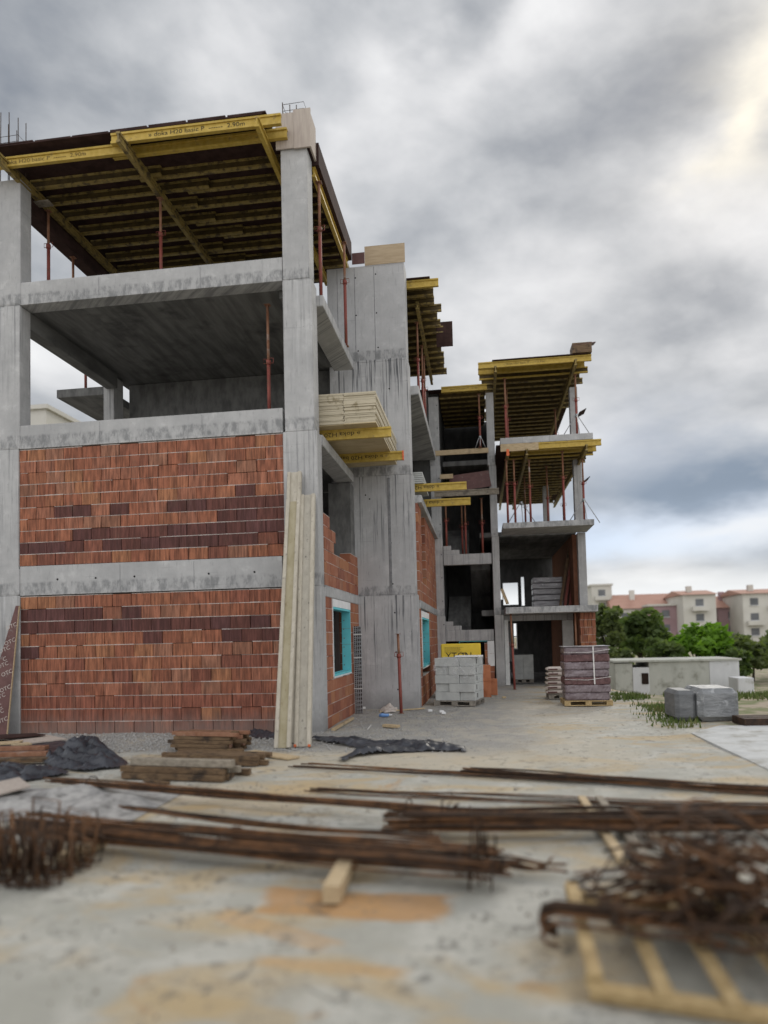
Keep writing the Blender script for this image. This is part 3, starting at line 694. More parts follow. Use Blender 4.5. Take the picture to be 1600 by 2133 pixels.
def tripod(label, base, h=.75, spread=.55, group='folding tripods holding props'):
    base = Vector(base); r = thing('prop_tripod', label, 'tripod', base, group)
    for a in (20, 160, 270):
        a = math.radians(a); f = base+Vector((math.cos(a)*spread, math.sin(a)*spread, .01))
        part_of('leg', MB().tube([base+Vector((math.cos(a)*.04, math.sin(a)*.04, h)), f], .014, 6), M_STEEL, r)
    part_of('clamp', MB().tube([base+Vector((0, 0, h-.06)), base+Vector((0, 0, h+.05))], .045, 8), M_STEEL, r)
    return r
# --- top deck over the front bay
GT = 'joists under the front top deck'
ROOFZ = 11.512
h20('bright yellow formwork beam along the front top edge, left piece', (-9.62, 12.60, 11.27), (-6.45, 12.62, 11.27), 'front edge beams', M_YEL, 'doka H20 basic P  ------  2,90m', .12, tstart=.55, tm=M_INKF)
h20('bright yellow formwork beam along the front top edge, right piece', (-6.75, 12.48, 11.385), (-3.40, 12.50, 11.385), 'front edge beams', M_YEL, '\u00bb doka H20 basic P  ------  2,90m', .125, tstart=.75, tm=M_INK)
jy = [12.98, 13.5, 14.05, 14.6, 15.2, 15.8, 16.4, 17.0, 17.6, 18.2]
for i, y in enumerate(jy):
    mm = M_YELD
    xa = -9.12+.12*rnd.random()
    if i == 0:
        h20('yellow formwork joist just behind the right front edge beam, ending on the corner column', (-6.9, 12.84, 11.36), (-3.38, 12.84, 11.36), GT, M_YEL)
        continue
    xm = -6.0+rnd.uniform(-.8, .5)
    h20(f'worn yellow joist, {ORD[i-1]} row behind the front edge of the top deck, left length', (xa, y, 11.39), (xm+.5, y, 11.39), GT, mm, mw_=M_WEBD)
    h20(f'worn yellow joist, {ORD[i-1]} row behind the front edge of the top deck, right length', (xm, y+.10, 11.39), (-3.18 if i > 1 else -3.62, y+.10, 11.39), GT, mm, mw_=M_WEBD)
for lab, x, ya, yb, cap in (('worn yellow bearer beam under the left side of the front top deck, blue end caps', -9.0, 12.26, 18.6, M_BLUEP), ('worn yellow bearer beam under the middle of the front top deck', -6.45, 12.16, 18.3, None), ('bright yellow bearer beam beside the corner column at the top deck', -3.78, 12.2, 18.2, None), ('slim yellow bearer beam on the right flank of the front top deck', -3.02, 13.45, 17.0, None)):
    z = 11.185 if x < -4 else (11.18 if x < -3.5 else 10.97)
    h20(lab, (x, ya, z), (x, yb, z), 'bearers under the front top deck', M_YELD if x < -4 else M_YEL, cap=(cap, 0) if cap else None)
deck('dark plywood deck over the front bay', [(-9.4, 12.44), (-3.75, 12.44), (-3.75, 13.0), (-3.16, 13.42), (-3.16, 18.8), (-9.4, 18.8), (-9.4, 13.3)], ROOFZ-.018, None)
tag(bx(-3.155, -2.90, 13.42, 17.05, 11.075, 11.53).build('beam_shutter', M_PLY), 'dark plywood shutter of the right edge beam under the front top deck', 'beam formwork')
tag(bx(-9.36, -9.07, 13.34, 18.7, 10.78, 11.38).build('beam_shutter', M_PLY), 'dark plywood shutter of the left edge beam under the front top deck', 'beam formwork')
db = MB()
for i in range(7):
    x = -9.1+i*.78; db.box(x, x+.74, 12.43+.02*rnd.random(), 12.9, 11.52, 11.535+.025*rnd.random())
tag(db.build('plywood_offcuts', M_PLY), 'dark plywood offcuts lying along the front edge of the top deck', 'plywood')
# column head box
cb = thing('column_shutter', 'pale timber shutter box on top of the corner column', 'column formwork', (-3.3, Y0, 11.1))
part_of('shutter_board', bx(-3.62, -3.27, Y0-.05, Y0-.02, 11.10, 11.80), M_BOXW, cb); part_of('shutter_board', bx(-3.265, -2.93, Y0-.065, Y0-.03, 11.08, 11.84), M_BOXW, cb)
part_of('shutter_board', bx(-2.98, -2.945, Y0-.02, Y0+.45, 11.13, 11.80), M_BOXW, cb)
cb = thing('plywood_sheet', 'tan plywood sheet standing on top of the stair core', 'plywood sheet', (-2.0, YC, 10.94))
part_of('sheet', MB().obox((-2.08, YC-.012, 11.17), (.50, 0, .0), (0, .011, 0), (0.0, 0, .24)), M_PLYT, cb)
tag(bx(-2.90, -2.585, YC-.025, YC-.004, 10.99, 11.27).build('plywood_sheet', M_PLYB), 'reddish brown plywood piece on the stair core beside the tan sheet', 'plywood sheet')
# props on the front block
def f_on(px0, py0, px1, py1, y): return on_y(px0, py0, y), on_y(px1, py1, y)
PR = 'red steel props in the front block'
prop('red prop beside the left column on the top storey', (-8.98, 13.9, 9.02), (-8.98, 13.9, 11.075), PR, nut=.62)
prop('dark red prop further in on the left of the top storey', (-9.2, 15.2, 9.02), (-9.2, 15.2, 10.77), PR, nut=.5)
prop('red prop in the middle of the front top storey under the middle bearer', (-6.43, 13.9, 9.02), (-6.43, 13.9, 11.075), PR, nut=.62)
prop('slender red prop right behind the corner column on the top storey', (-2.96, 13.65, 8.45), (-2.96, 13.65, 10.87), PR, nut=.6)
prop('red prop on the slab end before the stair core, top storey', (-2.88, 15.9, 8.43), (-2.88, 15.9, 10.87), PR, nut=.62)
prop('rusty prop standing free under the second floor ceiling beside the corner column', (-4.05, 13.6, 6.09), (-4.05, 13.6, 8.43), PR, nut=.5)
prop('thin dark prop on the balcony far behind the second floor', (-10.1, 17.25, 8.37), (-10.1, 17.25, 9.6), PR, nut=.7)
tag(MB().obox((-8.98, 13.62, 11.06), (.24, 0, .0), (0, .10, 0), (0, 0, .012)).build('wood_packer', M_WOODG), 'small grey board packed between the left prop and its bearer', 'board')
tag(MB().beam((-5.55, 15.9, 9.03), (-5.38, 15.95, 10.7), .20, .03, (0, 1, 0)).build('leaning_plank', M_WOODG), 'short grey plank upright near the middle bearer on the top storey', 'plank')
tag(MB().obox((-8.9, 14.4, 9.06), (.42, 0, .0), (0, .5, .0), (0, 0, .012)).build('plywood_sheet', M_PLY), 'dark plywood offcut lying by the left prop on the top storey', 'plywood sheet')
tag(MB().obox((-8.35, 15.6, 9.08), (.35, 0, .0), (0, .4, .05), (0, 0, .012)).build('plywood_sheet', M_PLY), 'dark plywood offcut behind the left props on the top storey', 'plywood sheet')
# --- deck over the flank between core and wing
GM = 'joists under the middle top deck'
for i in range(14):
    y = 17.80+i*.47
    xr = -.88-.10*rnd.random()+(.12 if i in (0, 3, 6) else 0)
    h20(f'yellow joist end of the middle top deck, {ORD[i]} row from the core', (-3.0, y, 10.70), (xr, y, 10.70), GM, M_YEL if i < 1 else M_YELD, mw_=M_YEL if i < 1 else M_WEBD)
deck('dark plywood deck between the stair core and the rear wing', [(-3.0, 17.7), (-1.02, 17.7), (-.98, 24.3), (-3.0, 24.3)], 10.812, None)
h20('yellow bearer running back beside the stair core under the middle top deck', (-1.42, 18.5, 10.49), (-1.42, 24.3, 10.49), None, M_YELD)
for i, y in enumerate((19.3, 20.9, 21.7)): prop(f'red prop on the middle slab, {ORD[i]} behind the stair core', (-1.50, y, 8.04), (-1.50, y, 10.38), 'red props behind the stair core', nut=.55)
tag(MB().obox((-.80, 20.6, 10.55), (.24, 0, 0), (0, .012, .0), (0, 0, .37)).build('plywood_sheet', M_PLY), 'dark square of plywood sticking out at the middle roof edge', 'plywood sheet')
# --- rear wing decks
def wing_deck(tagtxt, z, n, x0, x1, y0, dy_, grp, m_first, txt=None):
    for i in range(n):
        y = y0+i*dy_; j = rnd.uniform(-.18, .14)
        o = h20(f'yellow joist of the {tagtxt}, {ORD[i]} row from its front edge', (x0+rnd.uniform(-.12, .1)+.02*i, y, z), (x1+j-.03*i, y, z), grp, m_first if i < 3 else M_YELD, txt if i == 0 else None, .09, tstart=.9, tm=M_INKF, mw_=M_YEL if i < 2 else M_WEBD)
wing_deck('rear wing roof deck', 10.46, 18, .25, 3.78, 23.05, .52, 'joists of the rear wing roof', M_YEL, 'doka H20 basic P ------ 3,90m')
deck('dark plywood deck of the rear wing roof', [(.62, 22.95), (3.62, 22.95), (3.60, 32.4), (.62, 32.4)], 10.57, None)
h20('bearer under the left side of the rear wing roof', (.72, 22.85, 10.25), (.72, 32.0, 10.25), 'bearers of the rear wing', M_YELD)
h20('bearer under the right side of the rear wing roof', (3.22, 22.75, 10.25), (3.22, 32.0, 10.25), 'bearers of the rear wing', M_YELD)
wing_deck('rear wing second floor deck', 7.71, 20, 1.05, 3.86, 23.22, .50, 'joists of the rear wing second floor', M_YEL)
h20('bright yellow edge beam along the rear wing second floor', (2.0, 23.04, 7.72), (3.95, 23.04, 7.72), None, M_YEL)
tag(bx(.80, 2.0, 22.96, 23.0, 7.58, 7.82).build('edge_board', M_WOOD), 'pale raw edge board nailed along the rear wing second floor', 'board')
h20('bearer at the left under the rear wing second floor deck', (1.02, 22.8, 7.50), (1.02, 32.8, 7.50), 'bearers of the rear wing', M_YELD, cap=(M_ORG, 0))
h20('bearer next to the left one under the rear wing second floor deck', (1.62, 22.85, 7.50), (1.62, 32.8, 7.50), 'bearers of the rear wing', M_YELD)
h20('bearer at the right under the rear wing second floor deck', (3.45, 22.7, 7.50), (3.45, 32.8, 7.50), 'bearers of the rear wing', M_YELD)
deck('dark plywood deck of the rear wing second floor', [(.66, 23.1), (3.62, 23.1), (3.60, 33.3), (.66, 33.3)], 7.812, None)
tag(MB().obox((3.52, 23.15, 10.92), (.36, 0, .03), (0, .25, .05), (0, 0, .012)).build('plywood_sheet', M_PLYB), 'brown plywood sheet lying tilted on the rear wing roof corner', 'plywood sheet')
tag(MB().obox((3.45, 23.2, 10.76), (.3, 0, .0), (0, .3, .0), (0, 0, .16)).build('wooden_crate', M_WOODD), 'brown wooden crate under the tilted sheet on the rear roof corner', 'crate')
tag(MB().obox((3.70, 25.2, 9.35), (.12, 0, .06), (0, .3, 0), (0, 0, .012)).build('plywood_sheet', M_PLY), 'small dark sheet clipped outside the upper right column of the rear wing', 'plywood sheet')
tag(MB().obox((3.72, 25.2, 6.95), (.14, 0, .1), (0, .3, 0), (0, 0, .012)).build('plywood_sheet', M_PLY), 'small dark sheet clipped outside the middle right column of the rear wing', 'plywood sheet')
GP = 'red props of the rear wing'
for lab, x, y, z0, z1, nut in (
    ('red prop at the front left of the rear wing top storey', 1.02, 23.5, 8.04, 10.14, .55), ('dark prop close behind the front left one, rear wing top storey', 1.12, 24.6, 8.04, 10.14, .5),
    ('red prop before the right column on the rear wing top storey', 3.30, 23.6, 8.04, 10.14, .6), ('thin prop deep inside on the right of the rear wing top storey', 3.02, 27.2, 8.04, 10.14, .55),
    ('red prop at the very left of the rear wing middle storey', .98, 23.3, 5.29, 7.39, .62), ('red prop with tripod on the rear wing middle storey', 1.22, 23.35, 5.29, 7.39, .62),
    ('red prop under the second bearer on the rear wing middle storey', 1.72, 23.5, 5.29, 7.39, .58), ('dark prop in the middle depth of the rear wing middle storey', 2.42, 25.0, 5.29, 7.5, .5),
    ('long red prop standing freely at the centre right of the rear wing middle storey', 2.78, 23.4, 5.29, 7.59, .62), ('dark prop left of the right column on the rear wing middle storey', 3.10, 26.3, 5.29, 7.39, .5),
    ('red prop in front of the right column on the rear wing middle storey', 3.46, 23.8, 5.29, 7.39, .62), ('thin dark prop far inside at the left of the rear wing middle storey', 1.75, 26.5, 5.29, 7.5, .5)):
    prop(lab, (x, y, z0), (x, y, z1), GP, nut=nut)
tripod('steel tripod round the right prop on the rear wing top storey', (3.30, 23.6, 8.04)); tripod('steel tripod round the right prop on the rear wing middle storey', (3.46, 23.8, 5.29)); tripod('steel tripod round the left prop on the rear wing middle storey', (1.45, 23.8, 5.29))
prop('thin red prop before the left post at the ground floor bay', (.99, 22.6, .0), (.96, 22.95+.2, 2.36), GP, nut=.58)
prop('thin red prop at the right of the ground floor bay', (3.0, 23.4, .0), (3.0, 23.4, 2.36), GP, nut=.5)
# --- stair bay
h20('yellow beam across the top of the stair bay', (-1.1, 24.1, 10.12), (.45, 24.1, 10.12), None, M_YEL, 'doka H20 basic P   2,10m', .08, tstart=.3, tm=M_INKF)
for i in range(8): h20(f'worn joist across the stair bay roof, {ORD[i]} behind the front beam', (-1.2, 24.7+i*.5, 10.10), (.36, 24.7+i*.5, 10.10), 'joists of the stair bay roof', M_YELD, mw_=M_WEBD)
deck('dark plywood deck over the stair bay', [(-3.0, 24.33), (.39, 24.33), (.39, 28.6), (-3.0, 28.6)], 10.205, None)
tag(bx(-1.40, .44, YF-.06, YF-.01, 7.93, 8.10).build('edge_board', M_WOOD), 'long raw board across the stair bay below the second floor', 'board')
h20('grey weathered beam across the stair bay below the brown sheet', (-1.42, 23.9, 6.50), (.74, 23.9, 6.50), None, M_WOODG)
tag(MB().obox((-.22, 24.2, 6.95), (.68, 0, .06), (0, .012, 0), (-.04, .12, .30)).build('plywood_sheet', M_PLYB), 'purple brown film plywood sheet leaning across the stair bay', 'plywood sheet')
tag(bx(-1.22, -.78, 24.05, 24.15, 7.05, 7.20).build('board', M_WOOD), 'short pale board above the leaning brown sheet in the stair bay', 'board')
for lab, x, y, z0, z1 in (('red prop at the left on the upper stair landing', -1.08, 24.5, 4.8, 6.4), ('red prop at the middle of the upper stair landing', -.42, 24.6, 4.51, 6.4), ('dark red prop behind the middle one on the upper landing', -.55, 25.2, 4.51, 6.4), ('rusty prop at the right of the upper stair landing', .15, 24.5, 4.51, 6.4), ('red prop with splayed feet on the board below the stair roof', .17, 24.3, 8.11, 9.95)):
    prop(lab, (x, y, z0), (x, y, z1), 'red props in the stair bay', nut=.55)
tripod('small splayed tripod on the board in the stair bay', (.17, 24.3, 8.11), .35, .18)
# ------------------------------------------------------------------ loads on the slabs
def slabpt(px, py, z): return on_z(px, py, z)
SZ = 5.865
a0 = on_z(664, 893, SZ); y1_ = 13.82
h20('yellow beam under the front of the panel stack jutting from the first floor slab', (-3.3, y1_, SZ-.1), (on_y(815, 890, y1_).x, y1_, SZ-.1), 'beams jutting out under the panel stack', M_YEL, '\u00bb doka H20 basic P', .12, True, squeeze=1.3, tstart=1.05)
y2_ = 15.7
h20('yellow beam with orange end under the back of the panel stack', (-3.3, y2_, SZ-.1), (on_y(840, 945, y2_).x, y2_, SZ-.1), 'beams jutting out under the panel stack', M_YEL, '\u00bb doka H20 basic P', .12, True, cap=(M_ORG, 1), squeeze=1.3, tstart=1.25)
xr_ = on_y(783, 870, 13.5).x
pz = SZ+.002; lay = 0
xm_ = (xr_+(-3.12))/2-.02
while pz < 6.50:
    th = rnd.choice([.021, .021, .027, .027, .042])
    for side, (xa, xb) in enumerate(((-3.10, xm_-.004), (xm_+.006, xr_))):
        ja, jb = rnd.uniform(-.014, .014), rnd.uniform(-.014, .014); jy_ = rnd.uniform(-.02, .02)
        b = MB().mat(M_PLYU if lay == 0 else M_PLYE).box(xa+ja, xb+jb, 13.50+jy_, 16.95+jy_, pz, pz+th-.003)
        tag(b.build('shuttering_sheet', None), f'yellow formwork panel in the {"left" if side == 0 else "right"} half of the jutting stack, ' + ('lowest' if lay == 0 else f'{ORD[lay] if lay < 20 else "uppermost"} from the bottom') if pz+th < 6.50 else f'yellow formwork panel topmost in the {"left" if side == 0 else "right"} half of the jutting stack', 'formwork panel', 'panels stacked on the jutting beams')
    pz += th; lay += 1
# beams jutting by the core on the flank slab
h20('yellow beam jutting past the stair core, upper of the pair', (-1.9, 18.25, 5.55), (on_y(972, 1005, 18.25).x, 18.25, 5.55), 'pair of beams jutting past the stair core', M_YEL, '\u00bb doka H20', .125, True, squeeze=1.2, tstart=.95)
h20('yellow beam jutting past the stair core, lower of the pair', (-1.9, 19.4, 5.36), (on_y(980, 1034, 19.4).x, 19.4, 5.36), 'pair of beams jutting past the stair core', M_YEL, '\u00bb doka H20', .125, True, squeeze=1.2, tstart=1.0)
for i in range(6):
    tag(bx(-2.3, -1.36+rnd.uniform(-.02, .02), 18.15, 19.9, 5.655+i*.05, 5.695+i*.05).build('shuttering_sheet', M_AAC), f'pale grey panel behind the stair core on the jutting pair, {ORD[i]} from below', 'formwork panel', 'grey panels behind the stair core')
# ------------------------------------------------------------------ things leaning on the front
def leaning_beam(label, pb, pt, wd, mw2, dep=.09, th=.2):
    """weathered formwork beam seen on its web: two raised flanges, sunk web"""
    pb, pt = Vector(pb), Vector(pt); d = (pt-pb).normalized(); sdv = Vector((1, 0, 0)); sdv = (sdv-d*sdv.dot(d)).normalized(); nrm = d.cross(sdv).normalized()
    o = thing('leaning_beam', label, 'formwork beam', pb, 'weathered beams leaning on the corner column')
    fwid = wd*.24
    for s in (-1, 1): part_of('flange', MB().obox((pb+pt)/2+sdv*s*(wd/2-fwid/2), d*((pt-pb).length/2), sdv*(fwid/2), nrm*(dep/2)), M_YELG, o, .006)
    part_of('web', MB().obox((pb+pt)/2, d*((pt-pb).length/2-.004), sdv*(wd/2-fwid), nrm*.016), mw2, o)
    return o
def lean_pts(px, py, py_b, ptx, pty, ytop):
    a = on_z(px, py); b = on_y(ptx, pty, ytop); return a, b
a, b = lean_pts(589, 1559, 0, 612, 1040, 12.70)
leaning_beam('front weathered yellow beam leaning on the corner column, left', a, b, .265, M_YELW)
a2, b2 = lean_pts(594, 1551, 0, 614, 984, 12.84)
leaning_beam('taller splattered beam leaning behind the left one on the corner column', a2+Vector((0, .14, 0)), b2, .265, M_YELG)
a, b = lean_pts(631, 1556, 0, 642, 1031, 12.76)
b_ = leaning_beam('grey splattered beam with red end marks leaning on the corner column, right', a, b, .27, M_SPLAT)
for s in (-1, 1):
    q = a+Vector((s*.115, -.05, .03)); part_of('red_mark', MB().obox(q, (.02, 0, 0), (0, .004, 0), (0, 0, .02)), M_ORG, b_)
# printed plywood sheet leaning at far left
q1 = on_y(14, 1530, 12.60); q1.z = 0; q2 = on_y(40, 1262, 12.90); q3 = on_y(30, 1262, 12.90)
pl = thing('printed_plywood', 'brown film faced plywood sheet with pale print leaning at the left column', 'plywood sheet', q1)
bt = Vector((0, .012, .005))
part_of('sheet', MB().poly([Vector((q1.x-.62, q1.y, 0)), q1, q2, Vector((q2.x-.075, q2.y, q2.z))], bt), M_PLYB, pl)
part_of('sheet_edge', MB().beam(q1+Vector((.006, .004, 0)), q2+Vector((.006, .004, 0)), .012, .03, (0, 1, 0)), M_WOOD, pl)
up = (q2-q1).normalized(); xr = Vector((1, 0, 0)); nrm = xr.cross(up)
for i in range(17):
    for j in range(3):
        o_ = q1+up*(.06+i*.152)+xr*(-.32-j*.33+(.10 if i % 2 else 0))-up*0+nrm*-.0
        if i*.152 > (q2-q1).length-.2 or .34+j*.33-(.10 if i % 2 else 0) > .62-.545*(i*.152)/(q2-q1).length+.07: continue
        xd = (xr*.86+up*.36).normalized(); yd = (up-xd*up.dot(xd)).normalized()
        lettering('OTC' if (i+j) % 3 else 'C', .115, o_-Vector((0, .004, 0)), xd, yd, M_PRINT, pl, .0006)
# galvanised perforated strip
gp0 = on_z(748, 1486); gx, gy = gp0.x, gp0.y
gp = thing('perforated_strip', 'grey perforated steel strip bundle leaning in the corner by the stair core', 'steel strip', (gx, gy, 0))
ht = 1.98; b = MB()
for i in range(5):
    xx = -.085+i*.0425; b.beam((gx+xx, gy, .01), (gx+xx-.02, gy+.12, ht), .012, .02, (0, 1, 0))
for i in range(44):
    z = .03+i*.0445; b.beam((gx-.09-.02*z/ht, gy+.12*z/ht-.004, z), (gx+.09-.02*z/ht, gy+.12*z/ht-.004, z+(.03 if i % 2 else -.0)), .012, .012)
part_of('mesh_grid', b, M_STEEL, gp)
b = MB()
b.poly([(gx-.09, gy+.012, .0), (gx+.09, gy+.012, 0), (gx+.07, gy+.135, ht), (gx-.11, gy+.135, ht)], (0, .004, 0)); part_of('backing', b, M_PLY, gp)
for z in (.55, 1.25, 1.78): part_of('tie', MB().box(gx-.11, gx+.09, gy+.12*z/ht-.014, gy+.12*z/ht-.010, z, z+.02), M_STRAP, gp)
prop('rusty red prop leaning upright in front of the stair core', on_z(836, 1486), on_y(829, 1320, on_z(836, 1486).y+.35)+Vector((0, 0, 0)), 'props standing on the ground', nut=.72)
# ------------------------------------------------------------------ timber stack and boards
def board(label, p0, p1, w_, h_, m, group=None, name='timber_board', cat='board', lift=None):
    p0, p1 = Vector(p0), Vector(p1); z = h_/2+.002 if lift is None else lift
    p0 = Vector((p0.x, p0.y, p0.z+z)); p1 = Vector((p1.x, p1.y, p1.z+z))
    c = (p0+p1)/2
    return tag(MB().beam(p0, p1, w_, h_).build(name, m, None, .004, c), label, cat, group)
TG = 'timbers of the stack before the brick wall'
fl0, fl1 = on_z(262, 1621), on_z(465, 1628)
dv = (fl1-fl0).normalized(); bk = Vector((-dv.y, dv.x, 0))
if bk.y < 0: bk = -bk
nm = 0
def stack(tagname, org, L, rows, w_, h_, mats, jit, z0=0, back=True):
    global nm
    z = z0
    for r_ in range(len(rows)):
        for k in range(rows[r_]):
            off = rnd.uniform(-jit, jit); l = L+rnd.uniform(-jit, jit*.5)
            yb = k*(w_+.026)+rnd.uniform(-.01, .016)+r_*.012
            p = org+dv*off+bk*yb
            ang = rnd.uniform(-.03, .03); d2 = Vector((dv.x*math.cos(ang)-dv.y*math.sin(ang), dv.x*math.sin(ang)+dv.y*math.cos(ang), 0))
            lab = f'{tagname}, {ORD[r_]} layer from the ground, {ORD[k]} from the front'
            board(lab, Vector((p.x, p.y, z)), Vector((p.x, p.y, z))+d2*l, w_, h_, rnd.choice(mats), TG, 'timber', 'timber'); nm += 1
        z += h_+.004
    return z
stack('grey timber in the low front pile', fl0, 1.42, [5, 4], .075, .075, [M_WOODD, M_WOODG, M_WOODG, M_WOODD], .10)
p_ = fl0+bk*.06+dv*.06
board('long pale square timber topmost on the low front pile', Vector((p_.x, p_.y, .16)), Vector((p_.x, p_.y, .16))+dv*1.42, .10, .09, M_WOODG, TG, 'timber', 'timber')
s2 = on_z(340, 1590)
stack('dark timber in the middle pile', Vector((s2.x, s2.y, 0)), 1.45, [4, 4], .075, .065, [M_WOODD], .10)
s3 = on_z(352, 1568)
stack('brown timber in the tall rear pile', Vector((s3.x, s3.y+.15, 0)), 1.08, [5, 5, 5, 5, 4], .07, .055, [M_WOODD, M_WOODD, M_WOODD, M_RUSTT], .11)
board('pale loose board lying right of the timber stack', on_z(520, 1568), on_z(612, 1582), .22, .03, M_WOOD)
board('grey board lying along the foot of the front brick wall', on_z(275, 1521), on_z(355, 1521), .15, .04, M_WOODG)
board('thin dark board lying in front of the timber stack', on_z(300, 1627), on_z(352, 1634), .05, .03, M_WOODD)
# ground at the far left: boards, rusty plates, plastic
board('pale board lying on the plastic at far left, nearer one', on_z(-30, 1556), on_z(44, 1552), .30, .03, M_WOOD, lift=.05)
board('pale board lying on the plastic at far left, smaller one', on_z(28, 1560), on_z(62, 1556), .22, .03, M_WOOD, lift=.06)
tag(MB().poly([on_z(0, 1540, .03), on_z(95, 1532, .03), on_z(140, 1541, .03), on_z(60, 1550, .03)], (0, 0, .02)).build('plywood_sheet', M_BOXW), 'pinkish plywood sheet lying flat by the leaning printed sheet', 'plywood sheet')
tag(MB().poly([on_z(-40, 1534, .09), on_z(70, 1529, .07), on_z(95, 1532, .07), on_z(0, 1540, .09)], (0, 0, .02)).build('plywood_sheet', M_PLY), 'dark plywood sheet lying flat at the foot of the left column', 'plywood sheet')
for i in range(3):
    a, b2_ = on_z(-60, 1594-i*9), on_z(104-i*3, 1588-i*8)
    board(f'rusty brown plank at far left before the plastic, {ORD[i]} from the front', a, b2_, .16, .06, M_RUSTT if i else M_WOODD, 'rusty planks at far left', lift=.05+.03*i)
# crumpled plastic
def tarp(label, outline, h, seed, m=M_TARP, res=46, name='plastic_sheet', hump=None):
    r = random.Random(seed); pts = [on_z(x, y) for x, y in outline]
    x0, x1 = min(p.x for p in pts), max(p.x for p in pts); y0, y1 = min(p.y for p in pts), max(p.y for p in pts)
    from mathutils import noise
    poly = [(p.x, p.y) for p in pts]
    def inside(x, y):
        c = False; n = len(poly)
        for i in range(n):
            (xa, ya), (xb, yb) = poly[i], poly[i-1]
            if (ya > y) != (yb > y) and x < (xb-xa)*(y-ya)/(yb-ya)+xa: c = not c
        return c
    def edged(x, y):
        best = 9
        for i in range(len(poly)):
            a = Vector(poly[i-1]); b = Vector(poly[i]); p = Vector((x, y)); ab = b-a
            t = max(0, min(1, (p-a).dot(ab)/max(ab.length_squared, 1e-9))); best = min(best, (p-a-ab*t).length)
        return best
    step = max(.018, min(.04, (x1-x0)/res/1.6)); nx = int((x1-x0)/step)+2; ny = int((y1-y0)/step)+2
    b = MB(); b.smooth = True; idx = {}
    for j in range(ny):
        for i in range(nx):
            x = x0+i*step; y = y0+j*step
            wx = x+.03*noise.noise((x*9, y*9, seed)); wy = y+.03*noise.noise((x*9, y*9, seed+5))
            if inside(wx, wy):
                dd = edged(wx, wy); e = min(1, dd/(.20 if h > .15 else .12))
                tri = lambda v: abs((v % 1.0)-.5)*2
                q1 = noise.noise((x*1.7+seed, y*2.1, .3)); q2 = noise.noise((x*3.3+seed, y*3.7, 4.0)); q3 = noise.noise((x*7+seed, y*8, 7.0))
                fold = .42*tri(x*1.5+y*1.1+q1*1.3+seed*.37)+.30*tri(x*-2.6+y*2.3+q2*1.2+seed*.71)+.20*tri(x*4.9+y*3.1+q3*.9)+.10*tri(x*9.1-y*7.7+q2*2)
                z = .008+h*e**.8*max(.04, fold*1.25-.12)*(.55+.9*max(0, noise.noise((x*1.5+seed, y*1.9, 11))+.3))
                idx[(i, j)] = len(b.v); b.v.append((x, y, z))
    for (i, j) in idx:
        q = [(i, j), (i+1, j), (i+1, j+1), (i, j+1)]
        if all(k in idx for k in q): b.face([idx[q[0]], idx[q[1]], idx[q[2]]]); b.face([idx[q[0]], idx[q[2]], idx[q[3]]])
    return tag(b.build(name, m), label, 'plastic sheet')
tarp('crumpled black plastic sheet heaped left of the timber stack', [(85, 1588), (120, 1568), (160, 1548), (205, 1545), (235, 1570), (268, 1588), (268, 1598), (170, 1608), (105, 1600)], .24, 3, hump=lambda x, y: 1.0)
tarp('flat dark plastic under boards at far left', [(-60, 1552), (20, 1540), (110, 1540), (165, 1552), (150, 1575), (90, 1582), (0, 1576), (-60, 1580)], .05, 5)
tarp('long strip of black plastic on the gravel before the side wall', [(640, 1540), (690, 1536), (800, 1545), (930, 1548), (972, 1556), (975, 1566), (900, 1566), (800, 1570), (740, 1576), (715, 1588), (700, 1582), (730, 1570), (760, 1564), (690, 1548)], .09, 8)
tarp('small black plastic scrap at the foot of the brick wall', [(508, 1530), (525, 1522), (560, 1526), (590, 1532), (588, 1540), (530, 1538)], .10, 11)
tarp('dark sheet in place of the shadow before the rusty planks at far left', [(-80, 1600), (40, 1596), (120, 1600), (150, 1612), (60, 1628), (-80, 1640)], .12, 14)  # dark sheet drawn where the shadow by the planks lies
# debris by the core
board('pale batten lying along the foot of the side wall', on_z(694, 1523), on_z(735, 1499), .06, .05, M_WOOD)
board('short pale board lying on the gravel before the stair core', on_z(800, 1514), on_z(830, 1516), .12, .05, M_WOOD)
board('thin white stick on the gravel', on_z(766, 1520), on_z(773, 1511), .02, .012, M_STRAP, name='stick', cat='stick')
board('long thin batten at the foot of the stair core', on_z(790, 1484), on_z(884, 1477), .05, .03, M_WOOD)
bp = on_z(802, 1494); bo = thing('plastic_bottle', 'crushed blue plastic bottle on the gravel before the core', 'bottle', bp)
part_of('bottle_body', MB().tube([bp+Vector((-.12, -.04, .04)), bp+Vector((-.06, -.02, .05)), bp+Vector((.03, .01, .038)), bp+Vector((.08, .03, .045))], [.03, .042, .036, .03], 10), M_BLUEP, bo)
part_of('bottle_neck', MB().tube([bp+Vector((.08, .03, .045)), bp+Vector((.12, .045, .045)), bp+Vector((.15, .055, .045))], [.03, .014, .014], 8), M_WHITE, bo)
bgp = on_z(810, 1479)
tarp('crumpled pinkish paper sack lying before the stair core', [(790, 1480), (800, 1472), (815, 1470), (830, 1476), (826, 1484), (800, 1486)], .16, 21, M_BAG, name='paper_sack')['category'] = 'sack'
for i, (px, py) in enumerate(((896, 1483), (924, 1488), (920, 1485), (1050, 1455), (757, 1477))):
    q = on_z(px, py); tag(MB().obox(q+Vector((0, 0, .03)), (.05, .01, 0), (-.01, .03, 0), (0, 0, .025)).build('foam_scrap', M_WHITE if i != 3 else M_WOOD, None, .008), 'small pale scrap lying on the ground near the block pallets', 'scrap', 'scraps on the ground near the pallets')
